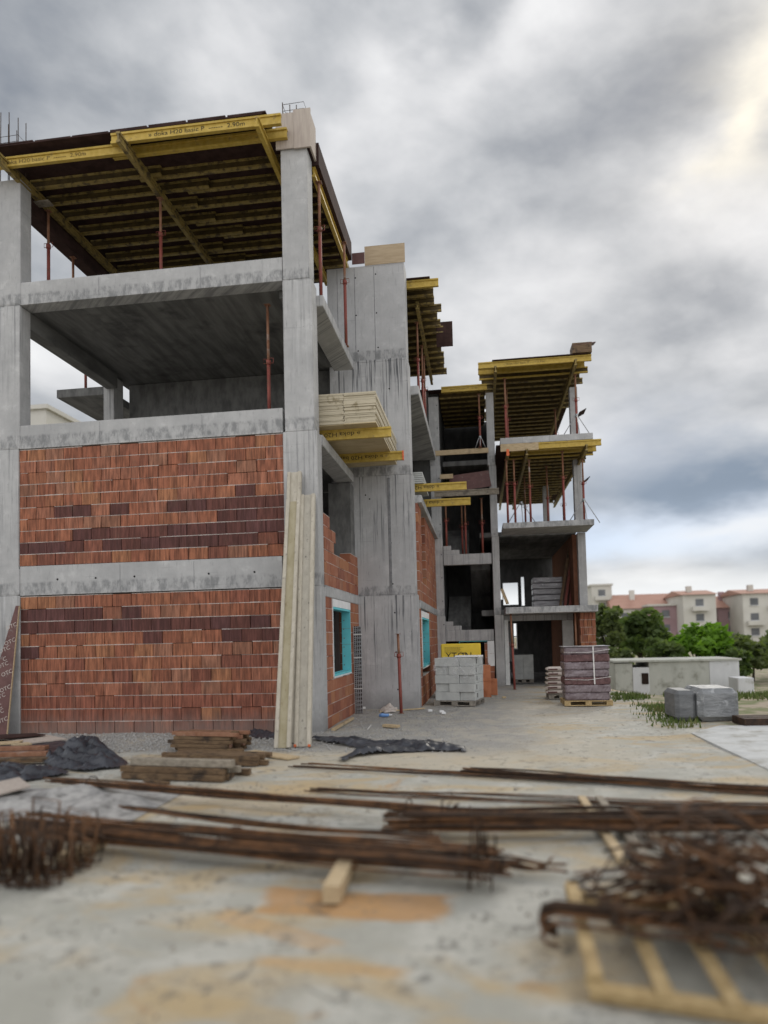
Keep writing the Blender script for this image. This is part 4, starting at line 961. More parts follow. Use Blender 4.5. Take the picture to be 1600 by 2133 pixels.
# crushed stone
def gravel():
    b = MB(); r = random.Random(5)
    for i in range(7000):
        x = r.uniform(-9.5, .6); y = r.uniform(10.6, 12.9) if x < -2.9 else r.uniform(10.6, 16.9)
        if r.random() < (x+1.2)*.8: continue
        s_ = r.uniform(.008, .024)*(1.5 if r.random() < .08 else 1); c = Vector((x, y, s_*.25+.012*math.sin(x*3.1+y*1.7)*.6)); k = len(b.v); a = r.random()*6.28
        for q in range(4): b.v.append((c.x+s_*math.cos(a+q*1.57)*r.uniform(.6, 1.2), c.y+s_*math.sin(a+q*1.57)*r.uniform(.6, 1.2), c.z-s_*.4))
        b.v.append((c.x+r.uniform(-.3, .3)*s_, c.y+r.uniform(-.3, .3)*s_, c.z+s_*r.uniform(.3, .8)))
        for q in range(4): b.face([k+q, k+(q+1) % 4, k+4])
    tag(b.build('gravel', mottled('crushed_stone', (.20, .195, .19), (.44, .43, .41), 30, .9, 0)), None, None, None, 'stuff')
gravel()
def grit():
    b = MB(); r = random.Random(9)
    for i in range(5200):
        x, y = r.uniform(-5, 6), r.uniform(2.6, 15)
        if math.sin(x*2.1+1.3*math.sin(y*1.7))+math.sin(y*2.9+x) < r.uniform(-.4, 1.6): continue
        if r.random() < .5: x += r.gauss(0, .2)
        s_ = r.uniform(.004, .013)*(2.2 if r.random() < .04 else 1); k = len(b.v); a = r.random()*6.28
        for q in range(4): b.v.append((x+s_*math.cos(a+q*1.57)*r.uniform(.6, 1.2), y+s_*math.sin(a+q*1.57)*r.uniform(.6, 1.2), -.013 if y < 9 else 0))
        b.v.append((x+r.uniform(-.3, .3)*s_, y, s_*r.uniform(.3, .7)))
        for q in range(4): b.face([k+q, k+(q+1) % 4, k+4])
    tag(b.build('grit', mottled('grit_crumbs', (.16, .145, .12), (.38, .35, .30), 30, .9, 0)), None, None, None, 'stuff')
grit()
# ------------------------------------------------------------------ pallets with loads
def pallet(par, c, w_, d_, m, z=0.0, ang=0.0, hgt=.13):
    ca, sa = math.cos(ang), math.sin(ang); X = Vector((ca, sa, 0)); Y = Vector((-sa, ca, 0)); c = Vector((c[0], c[1], z))
    p = None
    for k in (-1, 0, 1):
        for j in (-1, 0, 1): part_of('block', MB().obox(c+X*k*(w_/2-.07)+Y*j*(d_/2-.05)+Vector((0, 0, .06)), X*.07, Y*.05, (0, 0, .038)), m, par)
    for j in (-1, 0, 1): part_of('bottom_board', MB().obox(c+Y*j*(d_/2-.05)+Vector((0, 0, .011)), X*(w_/2), Y*.048, (0, 0, .010)), m, par)
    for j in range(6): part_of('deck_board', MB().obox(c+Y*(j-2.5)*(d_/6.0)+Vector((0, 0, .112)), X*(w_/2+.003), Y*(d_/13.5), (0, 0, .0105)), m, par)
A0 = on_z(921, 1466); A1 = on_z(989, 1471); W1 = .99; th_ = math.radians(-13)
U_ = Vector((math.cos(th_), math.sin(th_), 0)); V_ = Vector((-math.sin(th_), math.cos(th_), 0)); O_ = Vector((A1.x, A1.y, 0))-U_*W1
def lbox(b, u0, u1, v0, v1, z0, z1): return b.obox(O_+U_*((u0+u1)/2)+V_*((v0+v1)/2)+Vector((0, 0, (z0+z1)/2)), U_*((u1-u0)/2), V_*((v1-v0)/2), (0, 0, (z1-z0)/2))
pa = thing('block_pallet', 'grey wooden pallet under aerated blocks beside the brick wall', 'pallet', O_)
pallet(pa, O_+U_*(W1/2)+V_*.5, W1+.04, 1.06, M_PALG, 0, th_)
r_ = random.Random(2); rowh = .208
for k in range(5):
    z = .126+k*rowh
    for j in range(2):
        xs_ = [0, W1*(.36 if (k+j) % 2 else .62), W1]
        for q in range(2):
            o_ = r_.uniform(0, .012); y0_ = .02+j*.49+(0.05 if (q+k) % 2 and j == 0 else 0)
            lab = f'grey aerated block on the pallet by the yellow packs, {ORD[k]} layer, ' + ('front' if j == 0 else 'back')+(' left' if q == 0 else ' right')
            b = lbox(MB(), xs_[q]+.002+o_*.2, xs_[q+1]-.003+(o_ if q else 0), y0_, .02+j*.49+.485, z, z+rowh-.004)
            o2 = tag(b.build('aerated_block', M_AAC, None, .006), lab, 'block', 'aerated blocks stacked on the pallet')
            if q and j == 0: part_of('grip_slot', lbox(MB(), xs_[q+1]-.002+o_, xs_[q+1]+.004+o_, y0_+.2, y0_+.24, z+.06, z+.17), M_GAP, o2)
m, t = newmat('clear_film'); nz = t.noise(pos(t), 6, 5, .6, 1.5)
finish(t, (.75, .76, .78), .16, nz, .9, .05, alpha=t.step(nz, .48, .68, .04, .40), spec=.6); M_FILM = m
fb = MB(); zt = .126+5*rowh+.003; n_ = 24
def filmwall(p0, p1, z0a, z0b):
    base = len(fb.v); p0, p1 = Vector(p0), Vector(p1); nn_ = 14
    for i in range(nn_+1):
        f = i/nn_; p = p0.lerp(p1, f)
        fb.v.append((p.x, p.y, zt+.01)); fb.v.append((p.x+rnd.uniform(-.012, .012), p.y+rnd.uniform(-.012, .0), z0a+(z0b-z0a)*f+rnd.uniform(-.02, .02)))
    for i in range(nn_): fb.face([base+2*i, base+2*i+1, base+2*i+3, base+2*i+2])
filmwall(O_-U_*.012-V_*.012, O_+U_*(W1+.02)-V_*.012, .80, .58); filmwall(O_+U_*(W1+.026)-V_*.012, O_+U_*(W1+.026)+V_*1.0, .58, .7)
lbox(fb, -.012, W1+.02, -.012, 1.0, zt, zt+.004)
tag(fb.build('plastic_film', M_FILM), 'clear torn plastic film over the top of the grey block pallet', 'plastic film')
tag(lbox(MB(), .5, 1.12, .1, .5, zt+.008, zt+.05).build('foam_board', M_WHITE, None, .006), 'white foam board lying on the wrapped grey blocks', 'foam board')
# yellow packs behind
yB = 19.75; xa_, xb_ = on_y(919, 1372, yB).x, on_y(1002, 1372, yB).x; zt2 = on_y(960, 1341, yB).z
yp = thing('yellow_pack', 'tall yellow foil wrapped block pack with black letters behind the grey pallet', 'wrapped pack', (xa_, yB, 0))
part_of('foil', MB().box(xa_, xb_, yB, yB+.9, .14, zt2), M_YPACK, yp, .02)
zt3 = on_y(960, 1372, yB).z
lettering('YTON', .27, (xa_+.13, yB-.004, zt3-.015), (1, 0, 0), (0, 0, 1), M_INK, yp, .001, .95)
for i in range(5): part_of('print_line', MB().box(xa_+.10, xa_+.5+rnd.uniform(0, .25), yB-.004, yB-.002, zt2-.10-i*.032, zt2-.092-i*.032), M_INKF, yp)
part_of('print_line', MB().box(xa_+.58, xa_+.70, yB-.004, yB-.002, zt2-.27, zt2-.24), M_INKF, yp)
pallet(yp, ((xa_+xb_)/2, yB+.45, 0), xb_-xa_, .9, M_PALG)
# orange blocks standing loose
for i, (px0, px1, py0, py1, y) in enumerate(((1007, 1022, 1385, 1450, 19.9), (1022, 1036, 1414, 1442, 20.6))):
    a = on_y(px0, py1, y); b2_ = on_y(px1, py0, y)
    hs = 2 if i == 0 else 1
    for k in range(hs):
        h1 = max(.2, b2_.z)/hs
        b = MB().mat(M_BRICKS)
        for q in range(6): b.box(a.x+(b2_.x-a.x)*q/6+.002, a.x+(b2_.x-a.x)*(q+1)/6-.004, y, y+.25, k*h1, (k+1)*h1-.006)
        b.box(a.x+.004, b2_.x-.004, y+.012, y+.25, k*h1, (k+1)*h1-.008)
        tag(b.build('clay_block', None), ('upper' if k else 'lower') + ' loose orange clay block right of the grey pallet' if i == 0 else 'short orange clay block further back right of the grey pallet', 'clay block', 'loose clay blocks by the grey pallet')
# dark pallet inside the ground floor bay
yI = 25.6; xa_, xb_ = on_y(1070, 1400, yI).x, on_y(1112, 1400, yI).x
ip = thing('block_pallet', 'dark grey block stack on a pallet inside the ground floor bay', 'pallet load', (xa_, yI, 0))
pallet(ip, ((xa_+xb_)/2, yI+.4, 0), xb_-xa_, .8, M_PALG)
for k in range(4):
    for q in range(2): part_of('block', MB().box(xa_+(xb_-xa_)*q/2+.003, xa_+(xb_-xa_)*(q+1)/2-.003, yI+.01, yI+.8, .126+k*.215, .126+k*.215+.21), M_AAC, ip)
# bags
yG = 19.0; xa_, xb_ = on_y(1139, 1430, yG).x, on_y(1182, 1430, yG).x
gp_ = thing('wooden_pallet', 'pallet under the beige paper sacks left of the brown wrapped load', 'pallet', (xa_, yG, 0)); pallet(gp_, ((xa_+xb_)/2+.12, yG+.4, 0), xb_-xa_+.15, .8, M_PALG)
for k in range(6):
    z = .125+k*.118
    b = MB(); 
    x0_, x1_ = xa_+rnd.uniform(-.02, .02), xb_+.22
    # pillow shaped sack: rounded ends
    pts = []
    for q in range(9):
        f = q/8; pts.append((x0_+(x1_-x0_)*f, .055*min(1, (4*f*(1-f))**.35+.35)))
    base = len(b.v); b.smooth = True
    for (xx, hh) in pts:
        for (yy, s_) in ((0, .35), (.05, 1), (.4, 1), (.45, .35)):
            pass
        ring = [(yG+.01, -hh*.4), (yG+.05, -hh), (yG+.42, -hh), (yG+.46, 0), (yG+.42, hh), (yG+.05, hh), (yG+.01, hh*.4)]
        for (yy, zz) in ring: b.v.append((xx, yy, z+.058+zz*(1.0)))
    for q in range(8):
        for s_ in range(7): b.face([base+q*7+s_, base+q*7+(s_+1) % 7, base+(q+1)*7+(s_+1) % 7, base+(q+1)*7+s_])
    b.face([base+s_ for s_ in range(7)]); b.face([base+8*7+s_ for s_ in range(7)][::-1])
    o2 = tag(b.build('paper_sack', M_BAG), f'beige paper sack beside the brown wrapped pallet, {ORD[k]} from the bottom', 'sack', 'paper sacks on the pallet')
    part_of('printed_patch', MB().box(x0_+.04, x0_+.28, yG+.003, yG+.009, z+.035, z+.075), M_PLYB, o2)
# brown wrapped pallet
yK = 17.2; xa_, xb_ = on_y(1178, 1440, yK).x, on_y(1273, 1440, yK).x; zt4 = on_y(1220, 1347, yK).z
kp = thing('wrapped_pallet', 'pallet of red brown goods wrapped in film with a white strap before the right bay', 'pallet load', (xa_, yK, 0))
pallet(kp, ((xa_+xb_)/2, yK+.45, 0), xb_-xa_+.06, .95, M_PALW)
nl = 7; z = .126; hh = (zt4-.126)/nl
for k in range(nl):
    inset = .018 if k % 3 == 0 else 0
    b = MB()
    n_ = 26
    def ringf(zz, s_):
        out = []
        per = [(xa_, yK), (xb_, yK), (xb_, yK+.9), (xa_, yK+.9)]
        for e in range(4):
            (ax, ay), (bx_, by_) = per[e], per[(e+1) % 4]
            for q in range(n_):
                f = q/n_; px = ax+(bx_-ax)*f; py = ay+(by_-ay)*f
                cxm, cym = (xa_+xb_)/2, yK+.45
                j = rnd.uniform(-.008, .008)+s_-(.02 if q in (0,) else 0)
                dxm, dym = (1 if e == 1 else -1 if e == 3 else 0), (-1 if e == 0 else 1 if e == 2 else 0)
                out.append((px+dxm*j, py+dym*j, zz+rnd.uniform(-.006, .006)))
        return out
    rings = [ringf(z+hh*f, (-.02 if f in (.02, .98) else .0)-inset) for f in (.02, .15, .5, .85, .98)]
    base = len(b.v)
    for rg in rings: b.v += rg
    N4 = 4*n_
    for a in range(4):
        for q in range(N4): b.face([base+a*N4+q, base+a*N4+(q+1) % N4, base+(a+1)*N4+(q+1) % N4, base+(a+1)*N4+q])
    b.face([base+q for q in range(N4)][::-1]); b.face([base+4*N4+q for q in range(N4)])
    part_of('wrapped_layer', b, M_WRAPD if k in (0, 2, 5) and k != 0 else M_WRAP, kp)
    z += hh
xs_ = on_y(1237, 1400, yK).x
part_of('strap', MB().beam((xs_, yK-.014, zt4), (xs_+.01, yK-.016, .50), .03, .004, (0, 1, 0)).beam((xs_, yK-.016, zt4+.006), (xs_, yK+.9, zt4+.006), .03, .004), M_STRAP, kp)
for zz in (zt4-.12, .62): part_of('strap', MB().tube([(xa_-.01, yK-.016, zz), ((xa_+xb_)/2, yK-.018, zz-.02), (xb_+.01, yK-.016, zz+.05)], .006, 5), M_STRAP, kp)
part_of('top_film', MB().box(xa_-.015, xb_+.015, yK-.015, yK+.92, zt4+.0, zt4+.012), M_WRAPS, kp)
# silver wrapped pallet on the first floor
yS = 26.2; xa_, xb_ = on_y(1110, 1240, yS).x, on_y(1175, 1240, yS).x; zt5 = on_y(1140, 1201, yS).z
sp = thing('wrapped_pallet', 'silver film wrapped pallet load standing on the first floor of the rear wing', 'pallet load', (xa_, yS, 2.57))
pallet(sp, ((xa_+xb_)/2, yS+.4, 0), xb_-xa_, .8, M_PALG, 2.57)
hh = (zt5-2.70)/5
for k in range(5): part_of('wrapped_layer', MB().box(xa_+rnd.uniform(0, .03), xb_-rnd.uniform(0, .03), yS+rnd.uniform(0, .03), yS+.8, 2.70+k*hh, 2.70+(k+1)*hh-.02), M_WRAPS, sp, .02)
for i in range(3):
    p0 = on_y(1166+i*10, 1262, 25.6+i*.1); p0.z = 2.575; p1 = on_y(1188+i*7, 1128, 26.2+i*.1)
    tag(MB().beam(p0, p1, .09, .05, (0, 1, 0)).build('leaning_board', M_RED if i else M_WOODD), f'red brown board leaning beside the silver pallet on the first floor, {ORD[i]} from the left', 'board', 'boards leaning on the first floor')
p0 = on_y(1057, 1258, 24.35); p1 = on_y(1047, 1226, 24.35)
tag(MB().beam(p0+Vector((0, -.2, 0)), p1+Vector((-.02, .3, 0)), .10, .04, (0, 1, 0)).build('leaning_board', M_WOOD), 'short raw board leaning at the mid column on the first floor', 'board')
# ------------------------------------------------------------------ foreground reinforcement
def rebar_bundle(label, A, B, n, w_, h_, rad, sag=.04, spread=.5, endj=.25, ties=(), z0=.0, m=None, curve=0.0, seed=0, group='rebar bundles across the foreground'):
    r = random.Random(seed); A, B = Vector(A), Vector(B); d = (B-A); L = d.length; d.normalize(); sdv = Vector((-d.y, d.x, 0)).normalized()
    o = thing('rebar_bundle', label, 'rebar bundle', ((A.x+B.x)/2, (A.y+B.y)/2, 0), group)
    for i in range(n):
        a_, b_ = (r.uniform(-.5, .5), r.uniform(-.5, .5)), None
        oy = a_[0]*w_; oz = r.random()*h_; oy2 = oy+r.uniform(-.5, .5)*w_*spread; oz2 = min(h_, max(0, oz+r.uniform(-.3, .3)*h_))
        s0 = -r.random()*endj; s1 = L+r.random()*endj
        pts = []
        for q in range(9):
            f = q/8; s_ = s0+(s1-s0)*f
            zz = z0+rad+oz+(oz2-oz)*f-sag*math.sin(math.pi*f)*(1 if z0 > .05 else 0)+.012*math.sin(f*9+i)
            pts.append(A+d*s_+sdv*(oy+(oy2-oy)*f+curve*math.sin(math.pi*f)+.01*math.sin(f*7+i*2))+Vector((0, 0, max(rad+.002, zz))))
        part_of('bar', MB().tube(pts, rad, 6), r.choice([M_RUST, M_RUST, M_RUSTD]) if m is None else m, o)
    for f in ties:
        c = A+d*L*f+Vector((0, 0, z0+h_/2+rad)); tb = MB()
        rr = []
        for q in range(11):
            t_ = 2*math.pi*q/10; rr.append(c+sdv*math.cos(t_)*(w_/2+.03)+Vector((0, 0, max(-z0-h_/2-rad+.008, math.sin(t_)*(h_/2+.035)))))
        tb.tube(rr, .006, 5); part_of('wire_tie', tb, M_RUSTD, o)
    return o
g = lambda x, y, z=0: on_z(x, y, z)
rebar_bundle('thin far rebar bundle running to the right edge beyond the plank ends', g(1000, 1614), g(1700, 1662), 12, .16, .07, .010, seed=1, spread=.4)
rebar_bundle('sparse thin bars spread on the slab beyond the large bundles', g(640, 1598), g(1650, 1652), 6, .35, .02, .008, seed=2, spread=1.0)
rebar_bundle('few thin bars lying askew before the far bundle', g(690, 1645), g(1640, 1690), 6, .5, .02, .008, seed=3, spread=1.2)
rebar_bundle('long dark narrow rebar bundle starting at the left behind the thick one', g(130, 1643, .05), g(900, 1706, .05), 14, .13, .07, .010, .0, z0=.05, seed=4, ties=(.1, .95))
rebar_bundle('thick straight rebar bundle filling the right half of the foreground', g(880, 1742, .0), g(1760, 1738, .0), 30, .34, .14, .012, .01, endj=.35, z0=.06, seed=5, ties=(.12,), spread=.2)
rebar_bundle('curved group of thin bars between the two thick bundles', g(285, 1700, .05), g(880, 1762, .05), 9, .12, .035, .009, .0, z0=.05, seed=6, curve=-.10)
rebar_bundle('thick sagging rebar bundle on wooden blocks in the left foreground', g(60, 1752, .0), g(1015, 1842, .0), 34, .36, .11, .010, .01, endj=.2, z0=.09, seed=7, ties=(.02, .5, .96), spread=.3)
rebar_bundle('short hooked bars ending right of the thick left bundle', g(1000, 1808), g(1110, 1822), 5, .16, .06, .010, .0, z0=.04, seed=8)
def bent(label, pts, rad, m, group, name='bent_rebar'):
    pts = [Vector(p) for p in pts]; c = pts[0]
    return tag(MB().tube([p-Vector((0, 0, 0)) for p in pts], rad, 6).build(name, m, None, 0), label, 'bent rebar', group)
e1 = g(1110, 1822)
bent('single hooked bar curling up right of the left bundle', [e1+Vector((-.3, .05, .05)), e1+Vector((0, 0, .04)), e1+Vector((.09, .0, .06)), e1+Vector((.14, .02, .12))], .010, M_RUST, None)
# upright stirrup legs at the bundle end
r_ = random.Random(12)
for i in range(9):
    c = g(1000+r_.uniform(-25, 25), 1835+r_.uniform(-18, 28)); h = r_.uniform(.18, .42); w_ = r_.uniform(.03, .08)
    bent('upright hooked stirrup leg at the right end of the thick left bundle', [c+Vector((0, 0, .01)), c+Vector((.01, 0, h)), c+Vector((.02+w_, .01, h+.02)), c+Vector((w_+.02, .01, h*.55))], .007, M_RUSTD, 'stirrup legs at the bundle end')
for i in range(6):
    c = g(935+r_.uniform(-18, 18), 1735+r_.uniform(-10, 12)); h = r_.uniform(.16, .30)
    bent('upright tie wire end on the thick right bundle', [c+Vector((0, 0, .03)), c+Vector((.02, 0, h)), c+Vector((.05, .01, h+.03))], .006, M_RUSTD, 'tie wires at the right bundle')
# support timbers
b0, b1 = g(690, 1884), g(738, 1790)
board('raw square timber block under the thick left bundle', b0, b1, .115, .115, M_WOODG if False else M_WOOD, 'timber blocks under rebar', 'timber_block', 'timber')
b0, b1 = g(128, 1802), g(215, 1762)
board('timber block at the left end of the thick left bundle', b0, b1, .09, .085, M_WOOD, 'timber blocks under rebar', 'timber_block', 'timber')
for i, (xa, ya, xb, yb) in enumerate(((1298, 1800, 1212, 1668), (1345, 1795, 1248, 1668))):
    board(f'long grey lath under the thick right bundle, {"left" if i == 0 else "right"} of the pair', g(xa, ya), g(xb, yb), .075, .05, M_WOOD if i == 0 else M_WOODG, 'laths under the right bundle', 'timber_lath', 'timber')
# big pallet in the right foreground
A_, B_, C_ = g(1238, 2034, .11), g(1190, 1845, .11), g(1600, 2086, .11)
u1 = (B_-A_); L1 = u1.length; u1.normalize(); u2 = (C_-A_).normalized(); L2 = 1.75
pp = thing('timber_pallet', 'raw timber pallet frame carrying the rebar tangle in the right foreground', 'pallet', (A_.x, A_.y, 0))
def slat(nm_, p, q, w_, h_, dz): part_of(nm_, MB().beam(Vector((p.x, p.y, dz)), Vector((q.x, q.y, dz)), w_, h_), M_PALW, pp, .004)
slat('side_board', A_-u1*.04, B_, .07, .03, .128)
slat('side_board', A_-u2*.02, A_+u2*L2, .085, .028, .062); slat('front_stringer', A_+u1*.02-u2*.02, A_+u1*.02+u2*L2, .05, .05, .024)
for i, f in enumerate((.30, .58, .87, 1.18, 1.5)):
    p = A_+u2*f; slat('deck_board', p-u1*.05, p+u1*L1+u2*.0, .075, .028, .094)
slat('side_board', B_-u2*.03, B_+u2*L2, .08, .028, .062); slat('rear_stringer', B_-u2*.03-u1*.04, B_+u2*L2-u1*.04, .05, .05, .024)
for p in (A_, A_+u2*.85, B_, B_+u2*.85): part_of('block', MB().obox(Vector((p.x, p.y, .088)), u2*.04, u1*.04, (0, 0, .02)), M_PALW, pp)
# tangle on top
TGp = 'bent reinforcing bars heaped on the pallet'
r_ = random.Random(31)
ctr = g(1445, 1898, .2)
def arc(c, R, a0_, a1_, tilt, ph, n=12):
    T = Matrix.Rotation(ph, 3, 'Z') @ Matrix.Rotation(tilt, 3, 'X')
    return [c+T @ Vector((R*math.cos(a0_+(a1_-a0_)*i/n), R*math.sin(a0_+(a1_-a0_)*i/n), 0)) for i in range(n+1)]
for i in range(92):
    k = r_.random()
    fu, fv = r_.uniform(-.34, 1.0), r_.uniform(-.36, .50)
    c = ctr+u2*fu+u1*fv; c.z = r_.uniform(.14, .19+.52*max(0, 1-((fu-.35)/.75)**2)*max(0, 1-((fv-.1)/.55)**2))
    if k < .34:     # closed stirrup
        wd, hg = r_.uniform(.10, .24), r_.uniform(.12, .32); ph = r_.uniform(0, 6.28); tl = r_.uniform(-.9, .9)
        T = Matrix.Rotation(ph, 3, 'Z') @ Matrix.Rotation(tl, 3, 'X')
        pts = [c+T @ Vector(v) for v in ((-wd, -hg/2, 0), (wd, -hg/2, 0), (wd+.02, 0, 0), (wd, hg/2, 0), (-wd, hg/2, .02), (-wd-.01, 0, .02), (-wd, -hg/2, .02), (-wd+.06, -hg/2+.06, .02))]
    elif k < .75: pts = arc(c, r_.uniform(.14, .40), r_.uniform(0, 6), r_.uniform(3.5, 9.5), r_.uniform(-.9, .9), r_.uniform(0, 6))
    else:
        ph = r_.uniform(-.6, .9); l = r_.uniform(.3, .6); dd = Vector((math.cos(ph), math.sin(ph), r_.uniform(-.15, .15)))
        pts = [c-dd*l, c, c+dd*l*.9, c+dd*l+Vector((.02, .05, .08))]
    pts = [Vector((p.x, p.y, max(.122, p.z))) for p in pts]
    bent('rusty bent bar in the heap on the timber pallet', pts, r_.choice([.009, .010, .012]), r_.choice([M_RUSTD, M_RUST, M_RUSTD]), TGp)
hk = g(1150, 1925, .12)
for i in range(9):   # hooked ends sticking out to the left
    o_ = u1*r_.uniform(-.10, .12)+Vector((0, 0, r_.uniform(0, .10)))
    s = hk+o_; s.z = max(s.z, .145); e = s+u2*r_.uniform(.65, .95)
    pts = [e+Vector((0, 0, .02))]+[s+u2*.02+Vector((0, 0, .02))]+[s-u2*.045+Vector((0, 0, -.01)), s-u2*.06+Vector((0, 0, -.05)), s-u2*.04-Vector((0, 0, .085)), s+u2*.03-Vector((0, 0, .10))]
    bent('hooked bar of the bunch sticking out left over the pallet edge', [Vector((p.x, p.y, max(.012, p.z))) for p in pts], .011, r_.choice([M_RUSTD, M_RUST]), 'hooked bars over the pallet edge')
for i in range(15):
    s = g(1375+r_.uniform(-40, 60), 1775+r_.uniform(-8, 25), .16); e = g(1600+r_.uniform(-30, 60), 1900+r_.uniform(-60, 40), .30)
    s.z = r_.uniform(.03, .2); e.z = r_.uniform(.15, .36)
    bent('long straight bar slanting across the heap to the right', [s, (s+e)/2+Vector((0, 0, r_.uniform(0, .05))), e], r_.choice([.008, .010]), r_.choice([M_RUST, M_RUSTD]), 'slanting bars over the heap')
bent('thin bar rising at the left of the heap', [g(1225, 1868, .05), g(1265, 1815, .12)+Vector((.03, 0, .1))], .006, M_RUST, None)
# dark rebar bunch at far left foreground
LG = 'stirrups bunched at the left edge'
lc = g(30, 1850, .0)
for i in range(56):
    c = lc+Vector((r_.uniform(-.45, .26), r_.uniform(-.12, .75), 0)); wd, hg = r_.uniform(.09, .13), r_.uniform(.26, .46); ph = r_.uniform(-.5, .5); lean = r_.uniform(-.35, .35)
    T = Matrix.Rotation(ph, 3, 'Z') @ Matrix.Rotation(lean, 3, 'Y')
    if c.x > lc.x+.15: hg *= .8
    pts = [c+T @ Vector(v) for v in ((-wd, 0, .015), (wd, 0, .015), (wd, 0, hg), (-wd, 0, hg), (-wd, .012, .02), (-wd+.05, .012, .06))]
    bent('dark rusty stirrup in the bunch at the left edge of the foreground', [Vector((p.x, p.y, max(.012, p.z))) for p in pts], .009, r_.choice([M_RUSTD, M_RUST]), LG)
# low heap of spilled grit and scraps behind it
def mound(label, px, py, rx, ry, h, m, seed, name='rubble_heap'):
    from mathutils import noise
    c = on_z(px, py); b = MB(); b.smooth = True; n = 30
    for j in range(n+1):
        for i in range(n+1):
            x = -1+2*i/n; y = -1+2*j/n; d = min(1, math.hypot(x, y)); e = (1-d*d)
            z = max(-.01, h*e*(.6+.8*noise.noise((x*2.2, y*2.2, seed)))+.03*e*noise.noise((x*9, y*9, seed)))
            b.v.append((c.x+x*rx, c.y+y*ry, z-.004))
    for j in range(n):
        for i in range(n): k = j*(n+1)+i; b.face([k, k+1, k+n+2, k+n+1])
    return tag(b.build(name, m), label, 'rubble heap')
M_GRIT = mottled('grit', (.24, .235, .23), (.40, .39, .375), 7, .95, .6, (1, 1, 1), (.15, .145, .14), 4, .5, .7)
mound('low grey heap of grit at the left behind the rebar', 95, 1672, 1.35, .75, .17, M_GRIT, 4)
tag(MB().poly([on_z(-40, 1640, .14), on_z(40, 1622, .12), on_z(64, 1640, .12), on_z(-20, 1662, .14)], (0, 0, .02)).build('plywood_sheet', M_BOXW), 'pinkish board lying on the grit heap at the left edge', 'plywood sheet')
# ------------------------------------------------------------------ right side: path, grass, goods, far town
sl2 = MB(); q = [on_z(x, y) for x, y in ((1440, 1528), (1600, 1604), (1900, 1700), (1900, 1545), (1700, 1520), (1600, 1512), (1500, 1512))]
sl2.poly([Vector((p.x, p.y, -.10)) for p in q], (0, 0, .112))
tag(sl2.build('pavement', mottled('pale_slab', (.43, .44, .44), (.54, .55, .55), 2, .85, .25, (1, 1, 1), (.30, .29, .26), 2.2, .48, .7)), None, None, None, 'structure')
ph_ = MB(); q = [on_z(x, y) for x, y in ((1300, 1458), (1440, 1454), (1660, 1452), (1660, 1474), (1440, 1470), (1330, 1467))]
def inpoly(poly, x, y):
    c = False
    for i in range(len(poly)):
        (xa, ya), (xb, yb) = poly[i], poly[i-1]
        if (ya > y) != (yb > y) and x < (xb-xa)*(y-ya)/(yb-ya)+xa: c = not c
    return c
M_GRASS = mottled('grass', (.07, .11, .025), (.14, .19, .05), 3, .8, 0, (1, 1, 1), (.2, .18, .08), 2, .5, .7)
gb = MB(); rg = random.Random(3)
areas = [[on_z(x, y) for x, y in poly] for poly in (((1330, 1468), (1430, 1474), (1430, 1515), (1405, 1520), (1370, 1500)), ((1500, 1440), (1640, 1432), (1640, 1456), (1545, 1458)), ((1270, 1448), (1330, 1446), (1340, 1456), (1285, 1460)), ((1395, 1440), (1470, 1436), (1480, 1446), (1400, 1450)))]
for k, ar in enumerate(areas):
    pl_ = [(p.x, p.y) for p in ar]; x0, x1 = min(p[0] for p in pl_)-.4, max(p[0] for p in pl_)+.4; y0, y1 = min(p[1] for p in pl_)-.4, max(p[1] for p in pl_)+.4
    for i in range(5200 if k == 0 else 3000):
        x, y = rg.uniform(x0, x1), rg.uniform(y0, y1)
        if not inpoly(pl_, x+rg.gauss(0, .16), y+rg.gauss(0, .16)): continue
        if math.sin(x*5)+math.sin(y*6.3+x*2) < rg.uniform(-2.2, .6): continue
        z = HZ(x, y)-.012; h = rg.uniform(.06, .16); a = rg.random()*6.28; w_ = .018
        n0 = len(gb.v); gb.v += [(x-w_*math.cos(a), y-w_*math.sin(a), z), (x+w_*math.cos(a), y+w_*math.sin(a), z), (x+rg.uniform(-.05, .05), y+rg.uniform(-.05, .05), z+h)]
        gb.face([n0, n0+1, n0+2])
tag(gb.build('grass', M_GRASS), None, None, None, 'stuff')
# grey paver stack
yQ = 14.0; xa_, xb_ = on_y(1412, 1500, yQ).x, on_y(1543, 1500, yQ).x; ztq = on_y(1480, 1432, yQ+.3).z
qp = thing('wrapped_pavers', 'bulky grey film wrapped stack of pavers at the right by the grass', 'pallet load', (xa_, yQ, 0))
M_PAV = mottled('wrapped_grey_load', (.16, .168, .175), (.28, .288, .295), 2.5, .42, .8, (1, 1, 3), (.36, .37, .38), 7, .56, .66, bdist=.08)
M_PAVD = mottled('wrapped_dark_load', (.11, .115, .12), (.19, .195, .2), 2.5, .5, .5, (1, 1, 3), bdist=.05)
xm = xa_+(xb_-xa_)*.34
part_of('wrapped_half', MB().box(xa_, xm, yQ+.10, yQ+1, .0, ztq-.04), M_PAVD, qp, .07)
part_of('wrapped_half', MB().box(xm+.004, xb_, yQ, yQ+1.1, .0, ztq), M_PAV, qp, .09)
q0 = on_z(1560, 1512)
for i in range(3): board(f'rusty bar stack piece at the right edge by the pavers, {ORD[i]}', Vector((q0.x-.1, q0.y+i*.22, .0)), Vector((q0.x+2.2, q0.y+i*.22+.2, .0)), .16, .13, M_RUSTD, 'dark beams at the right edge', 'steel_beam', 'steel beam')
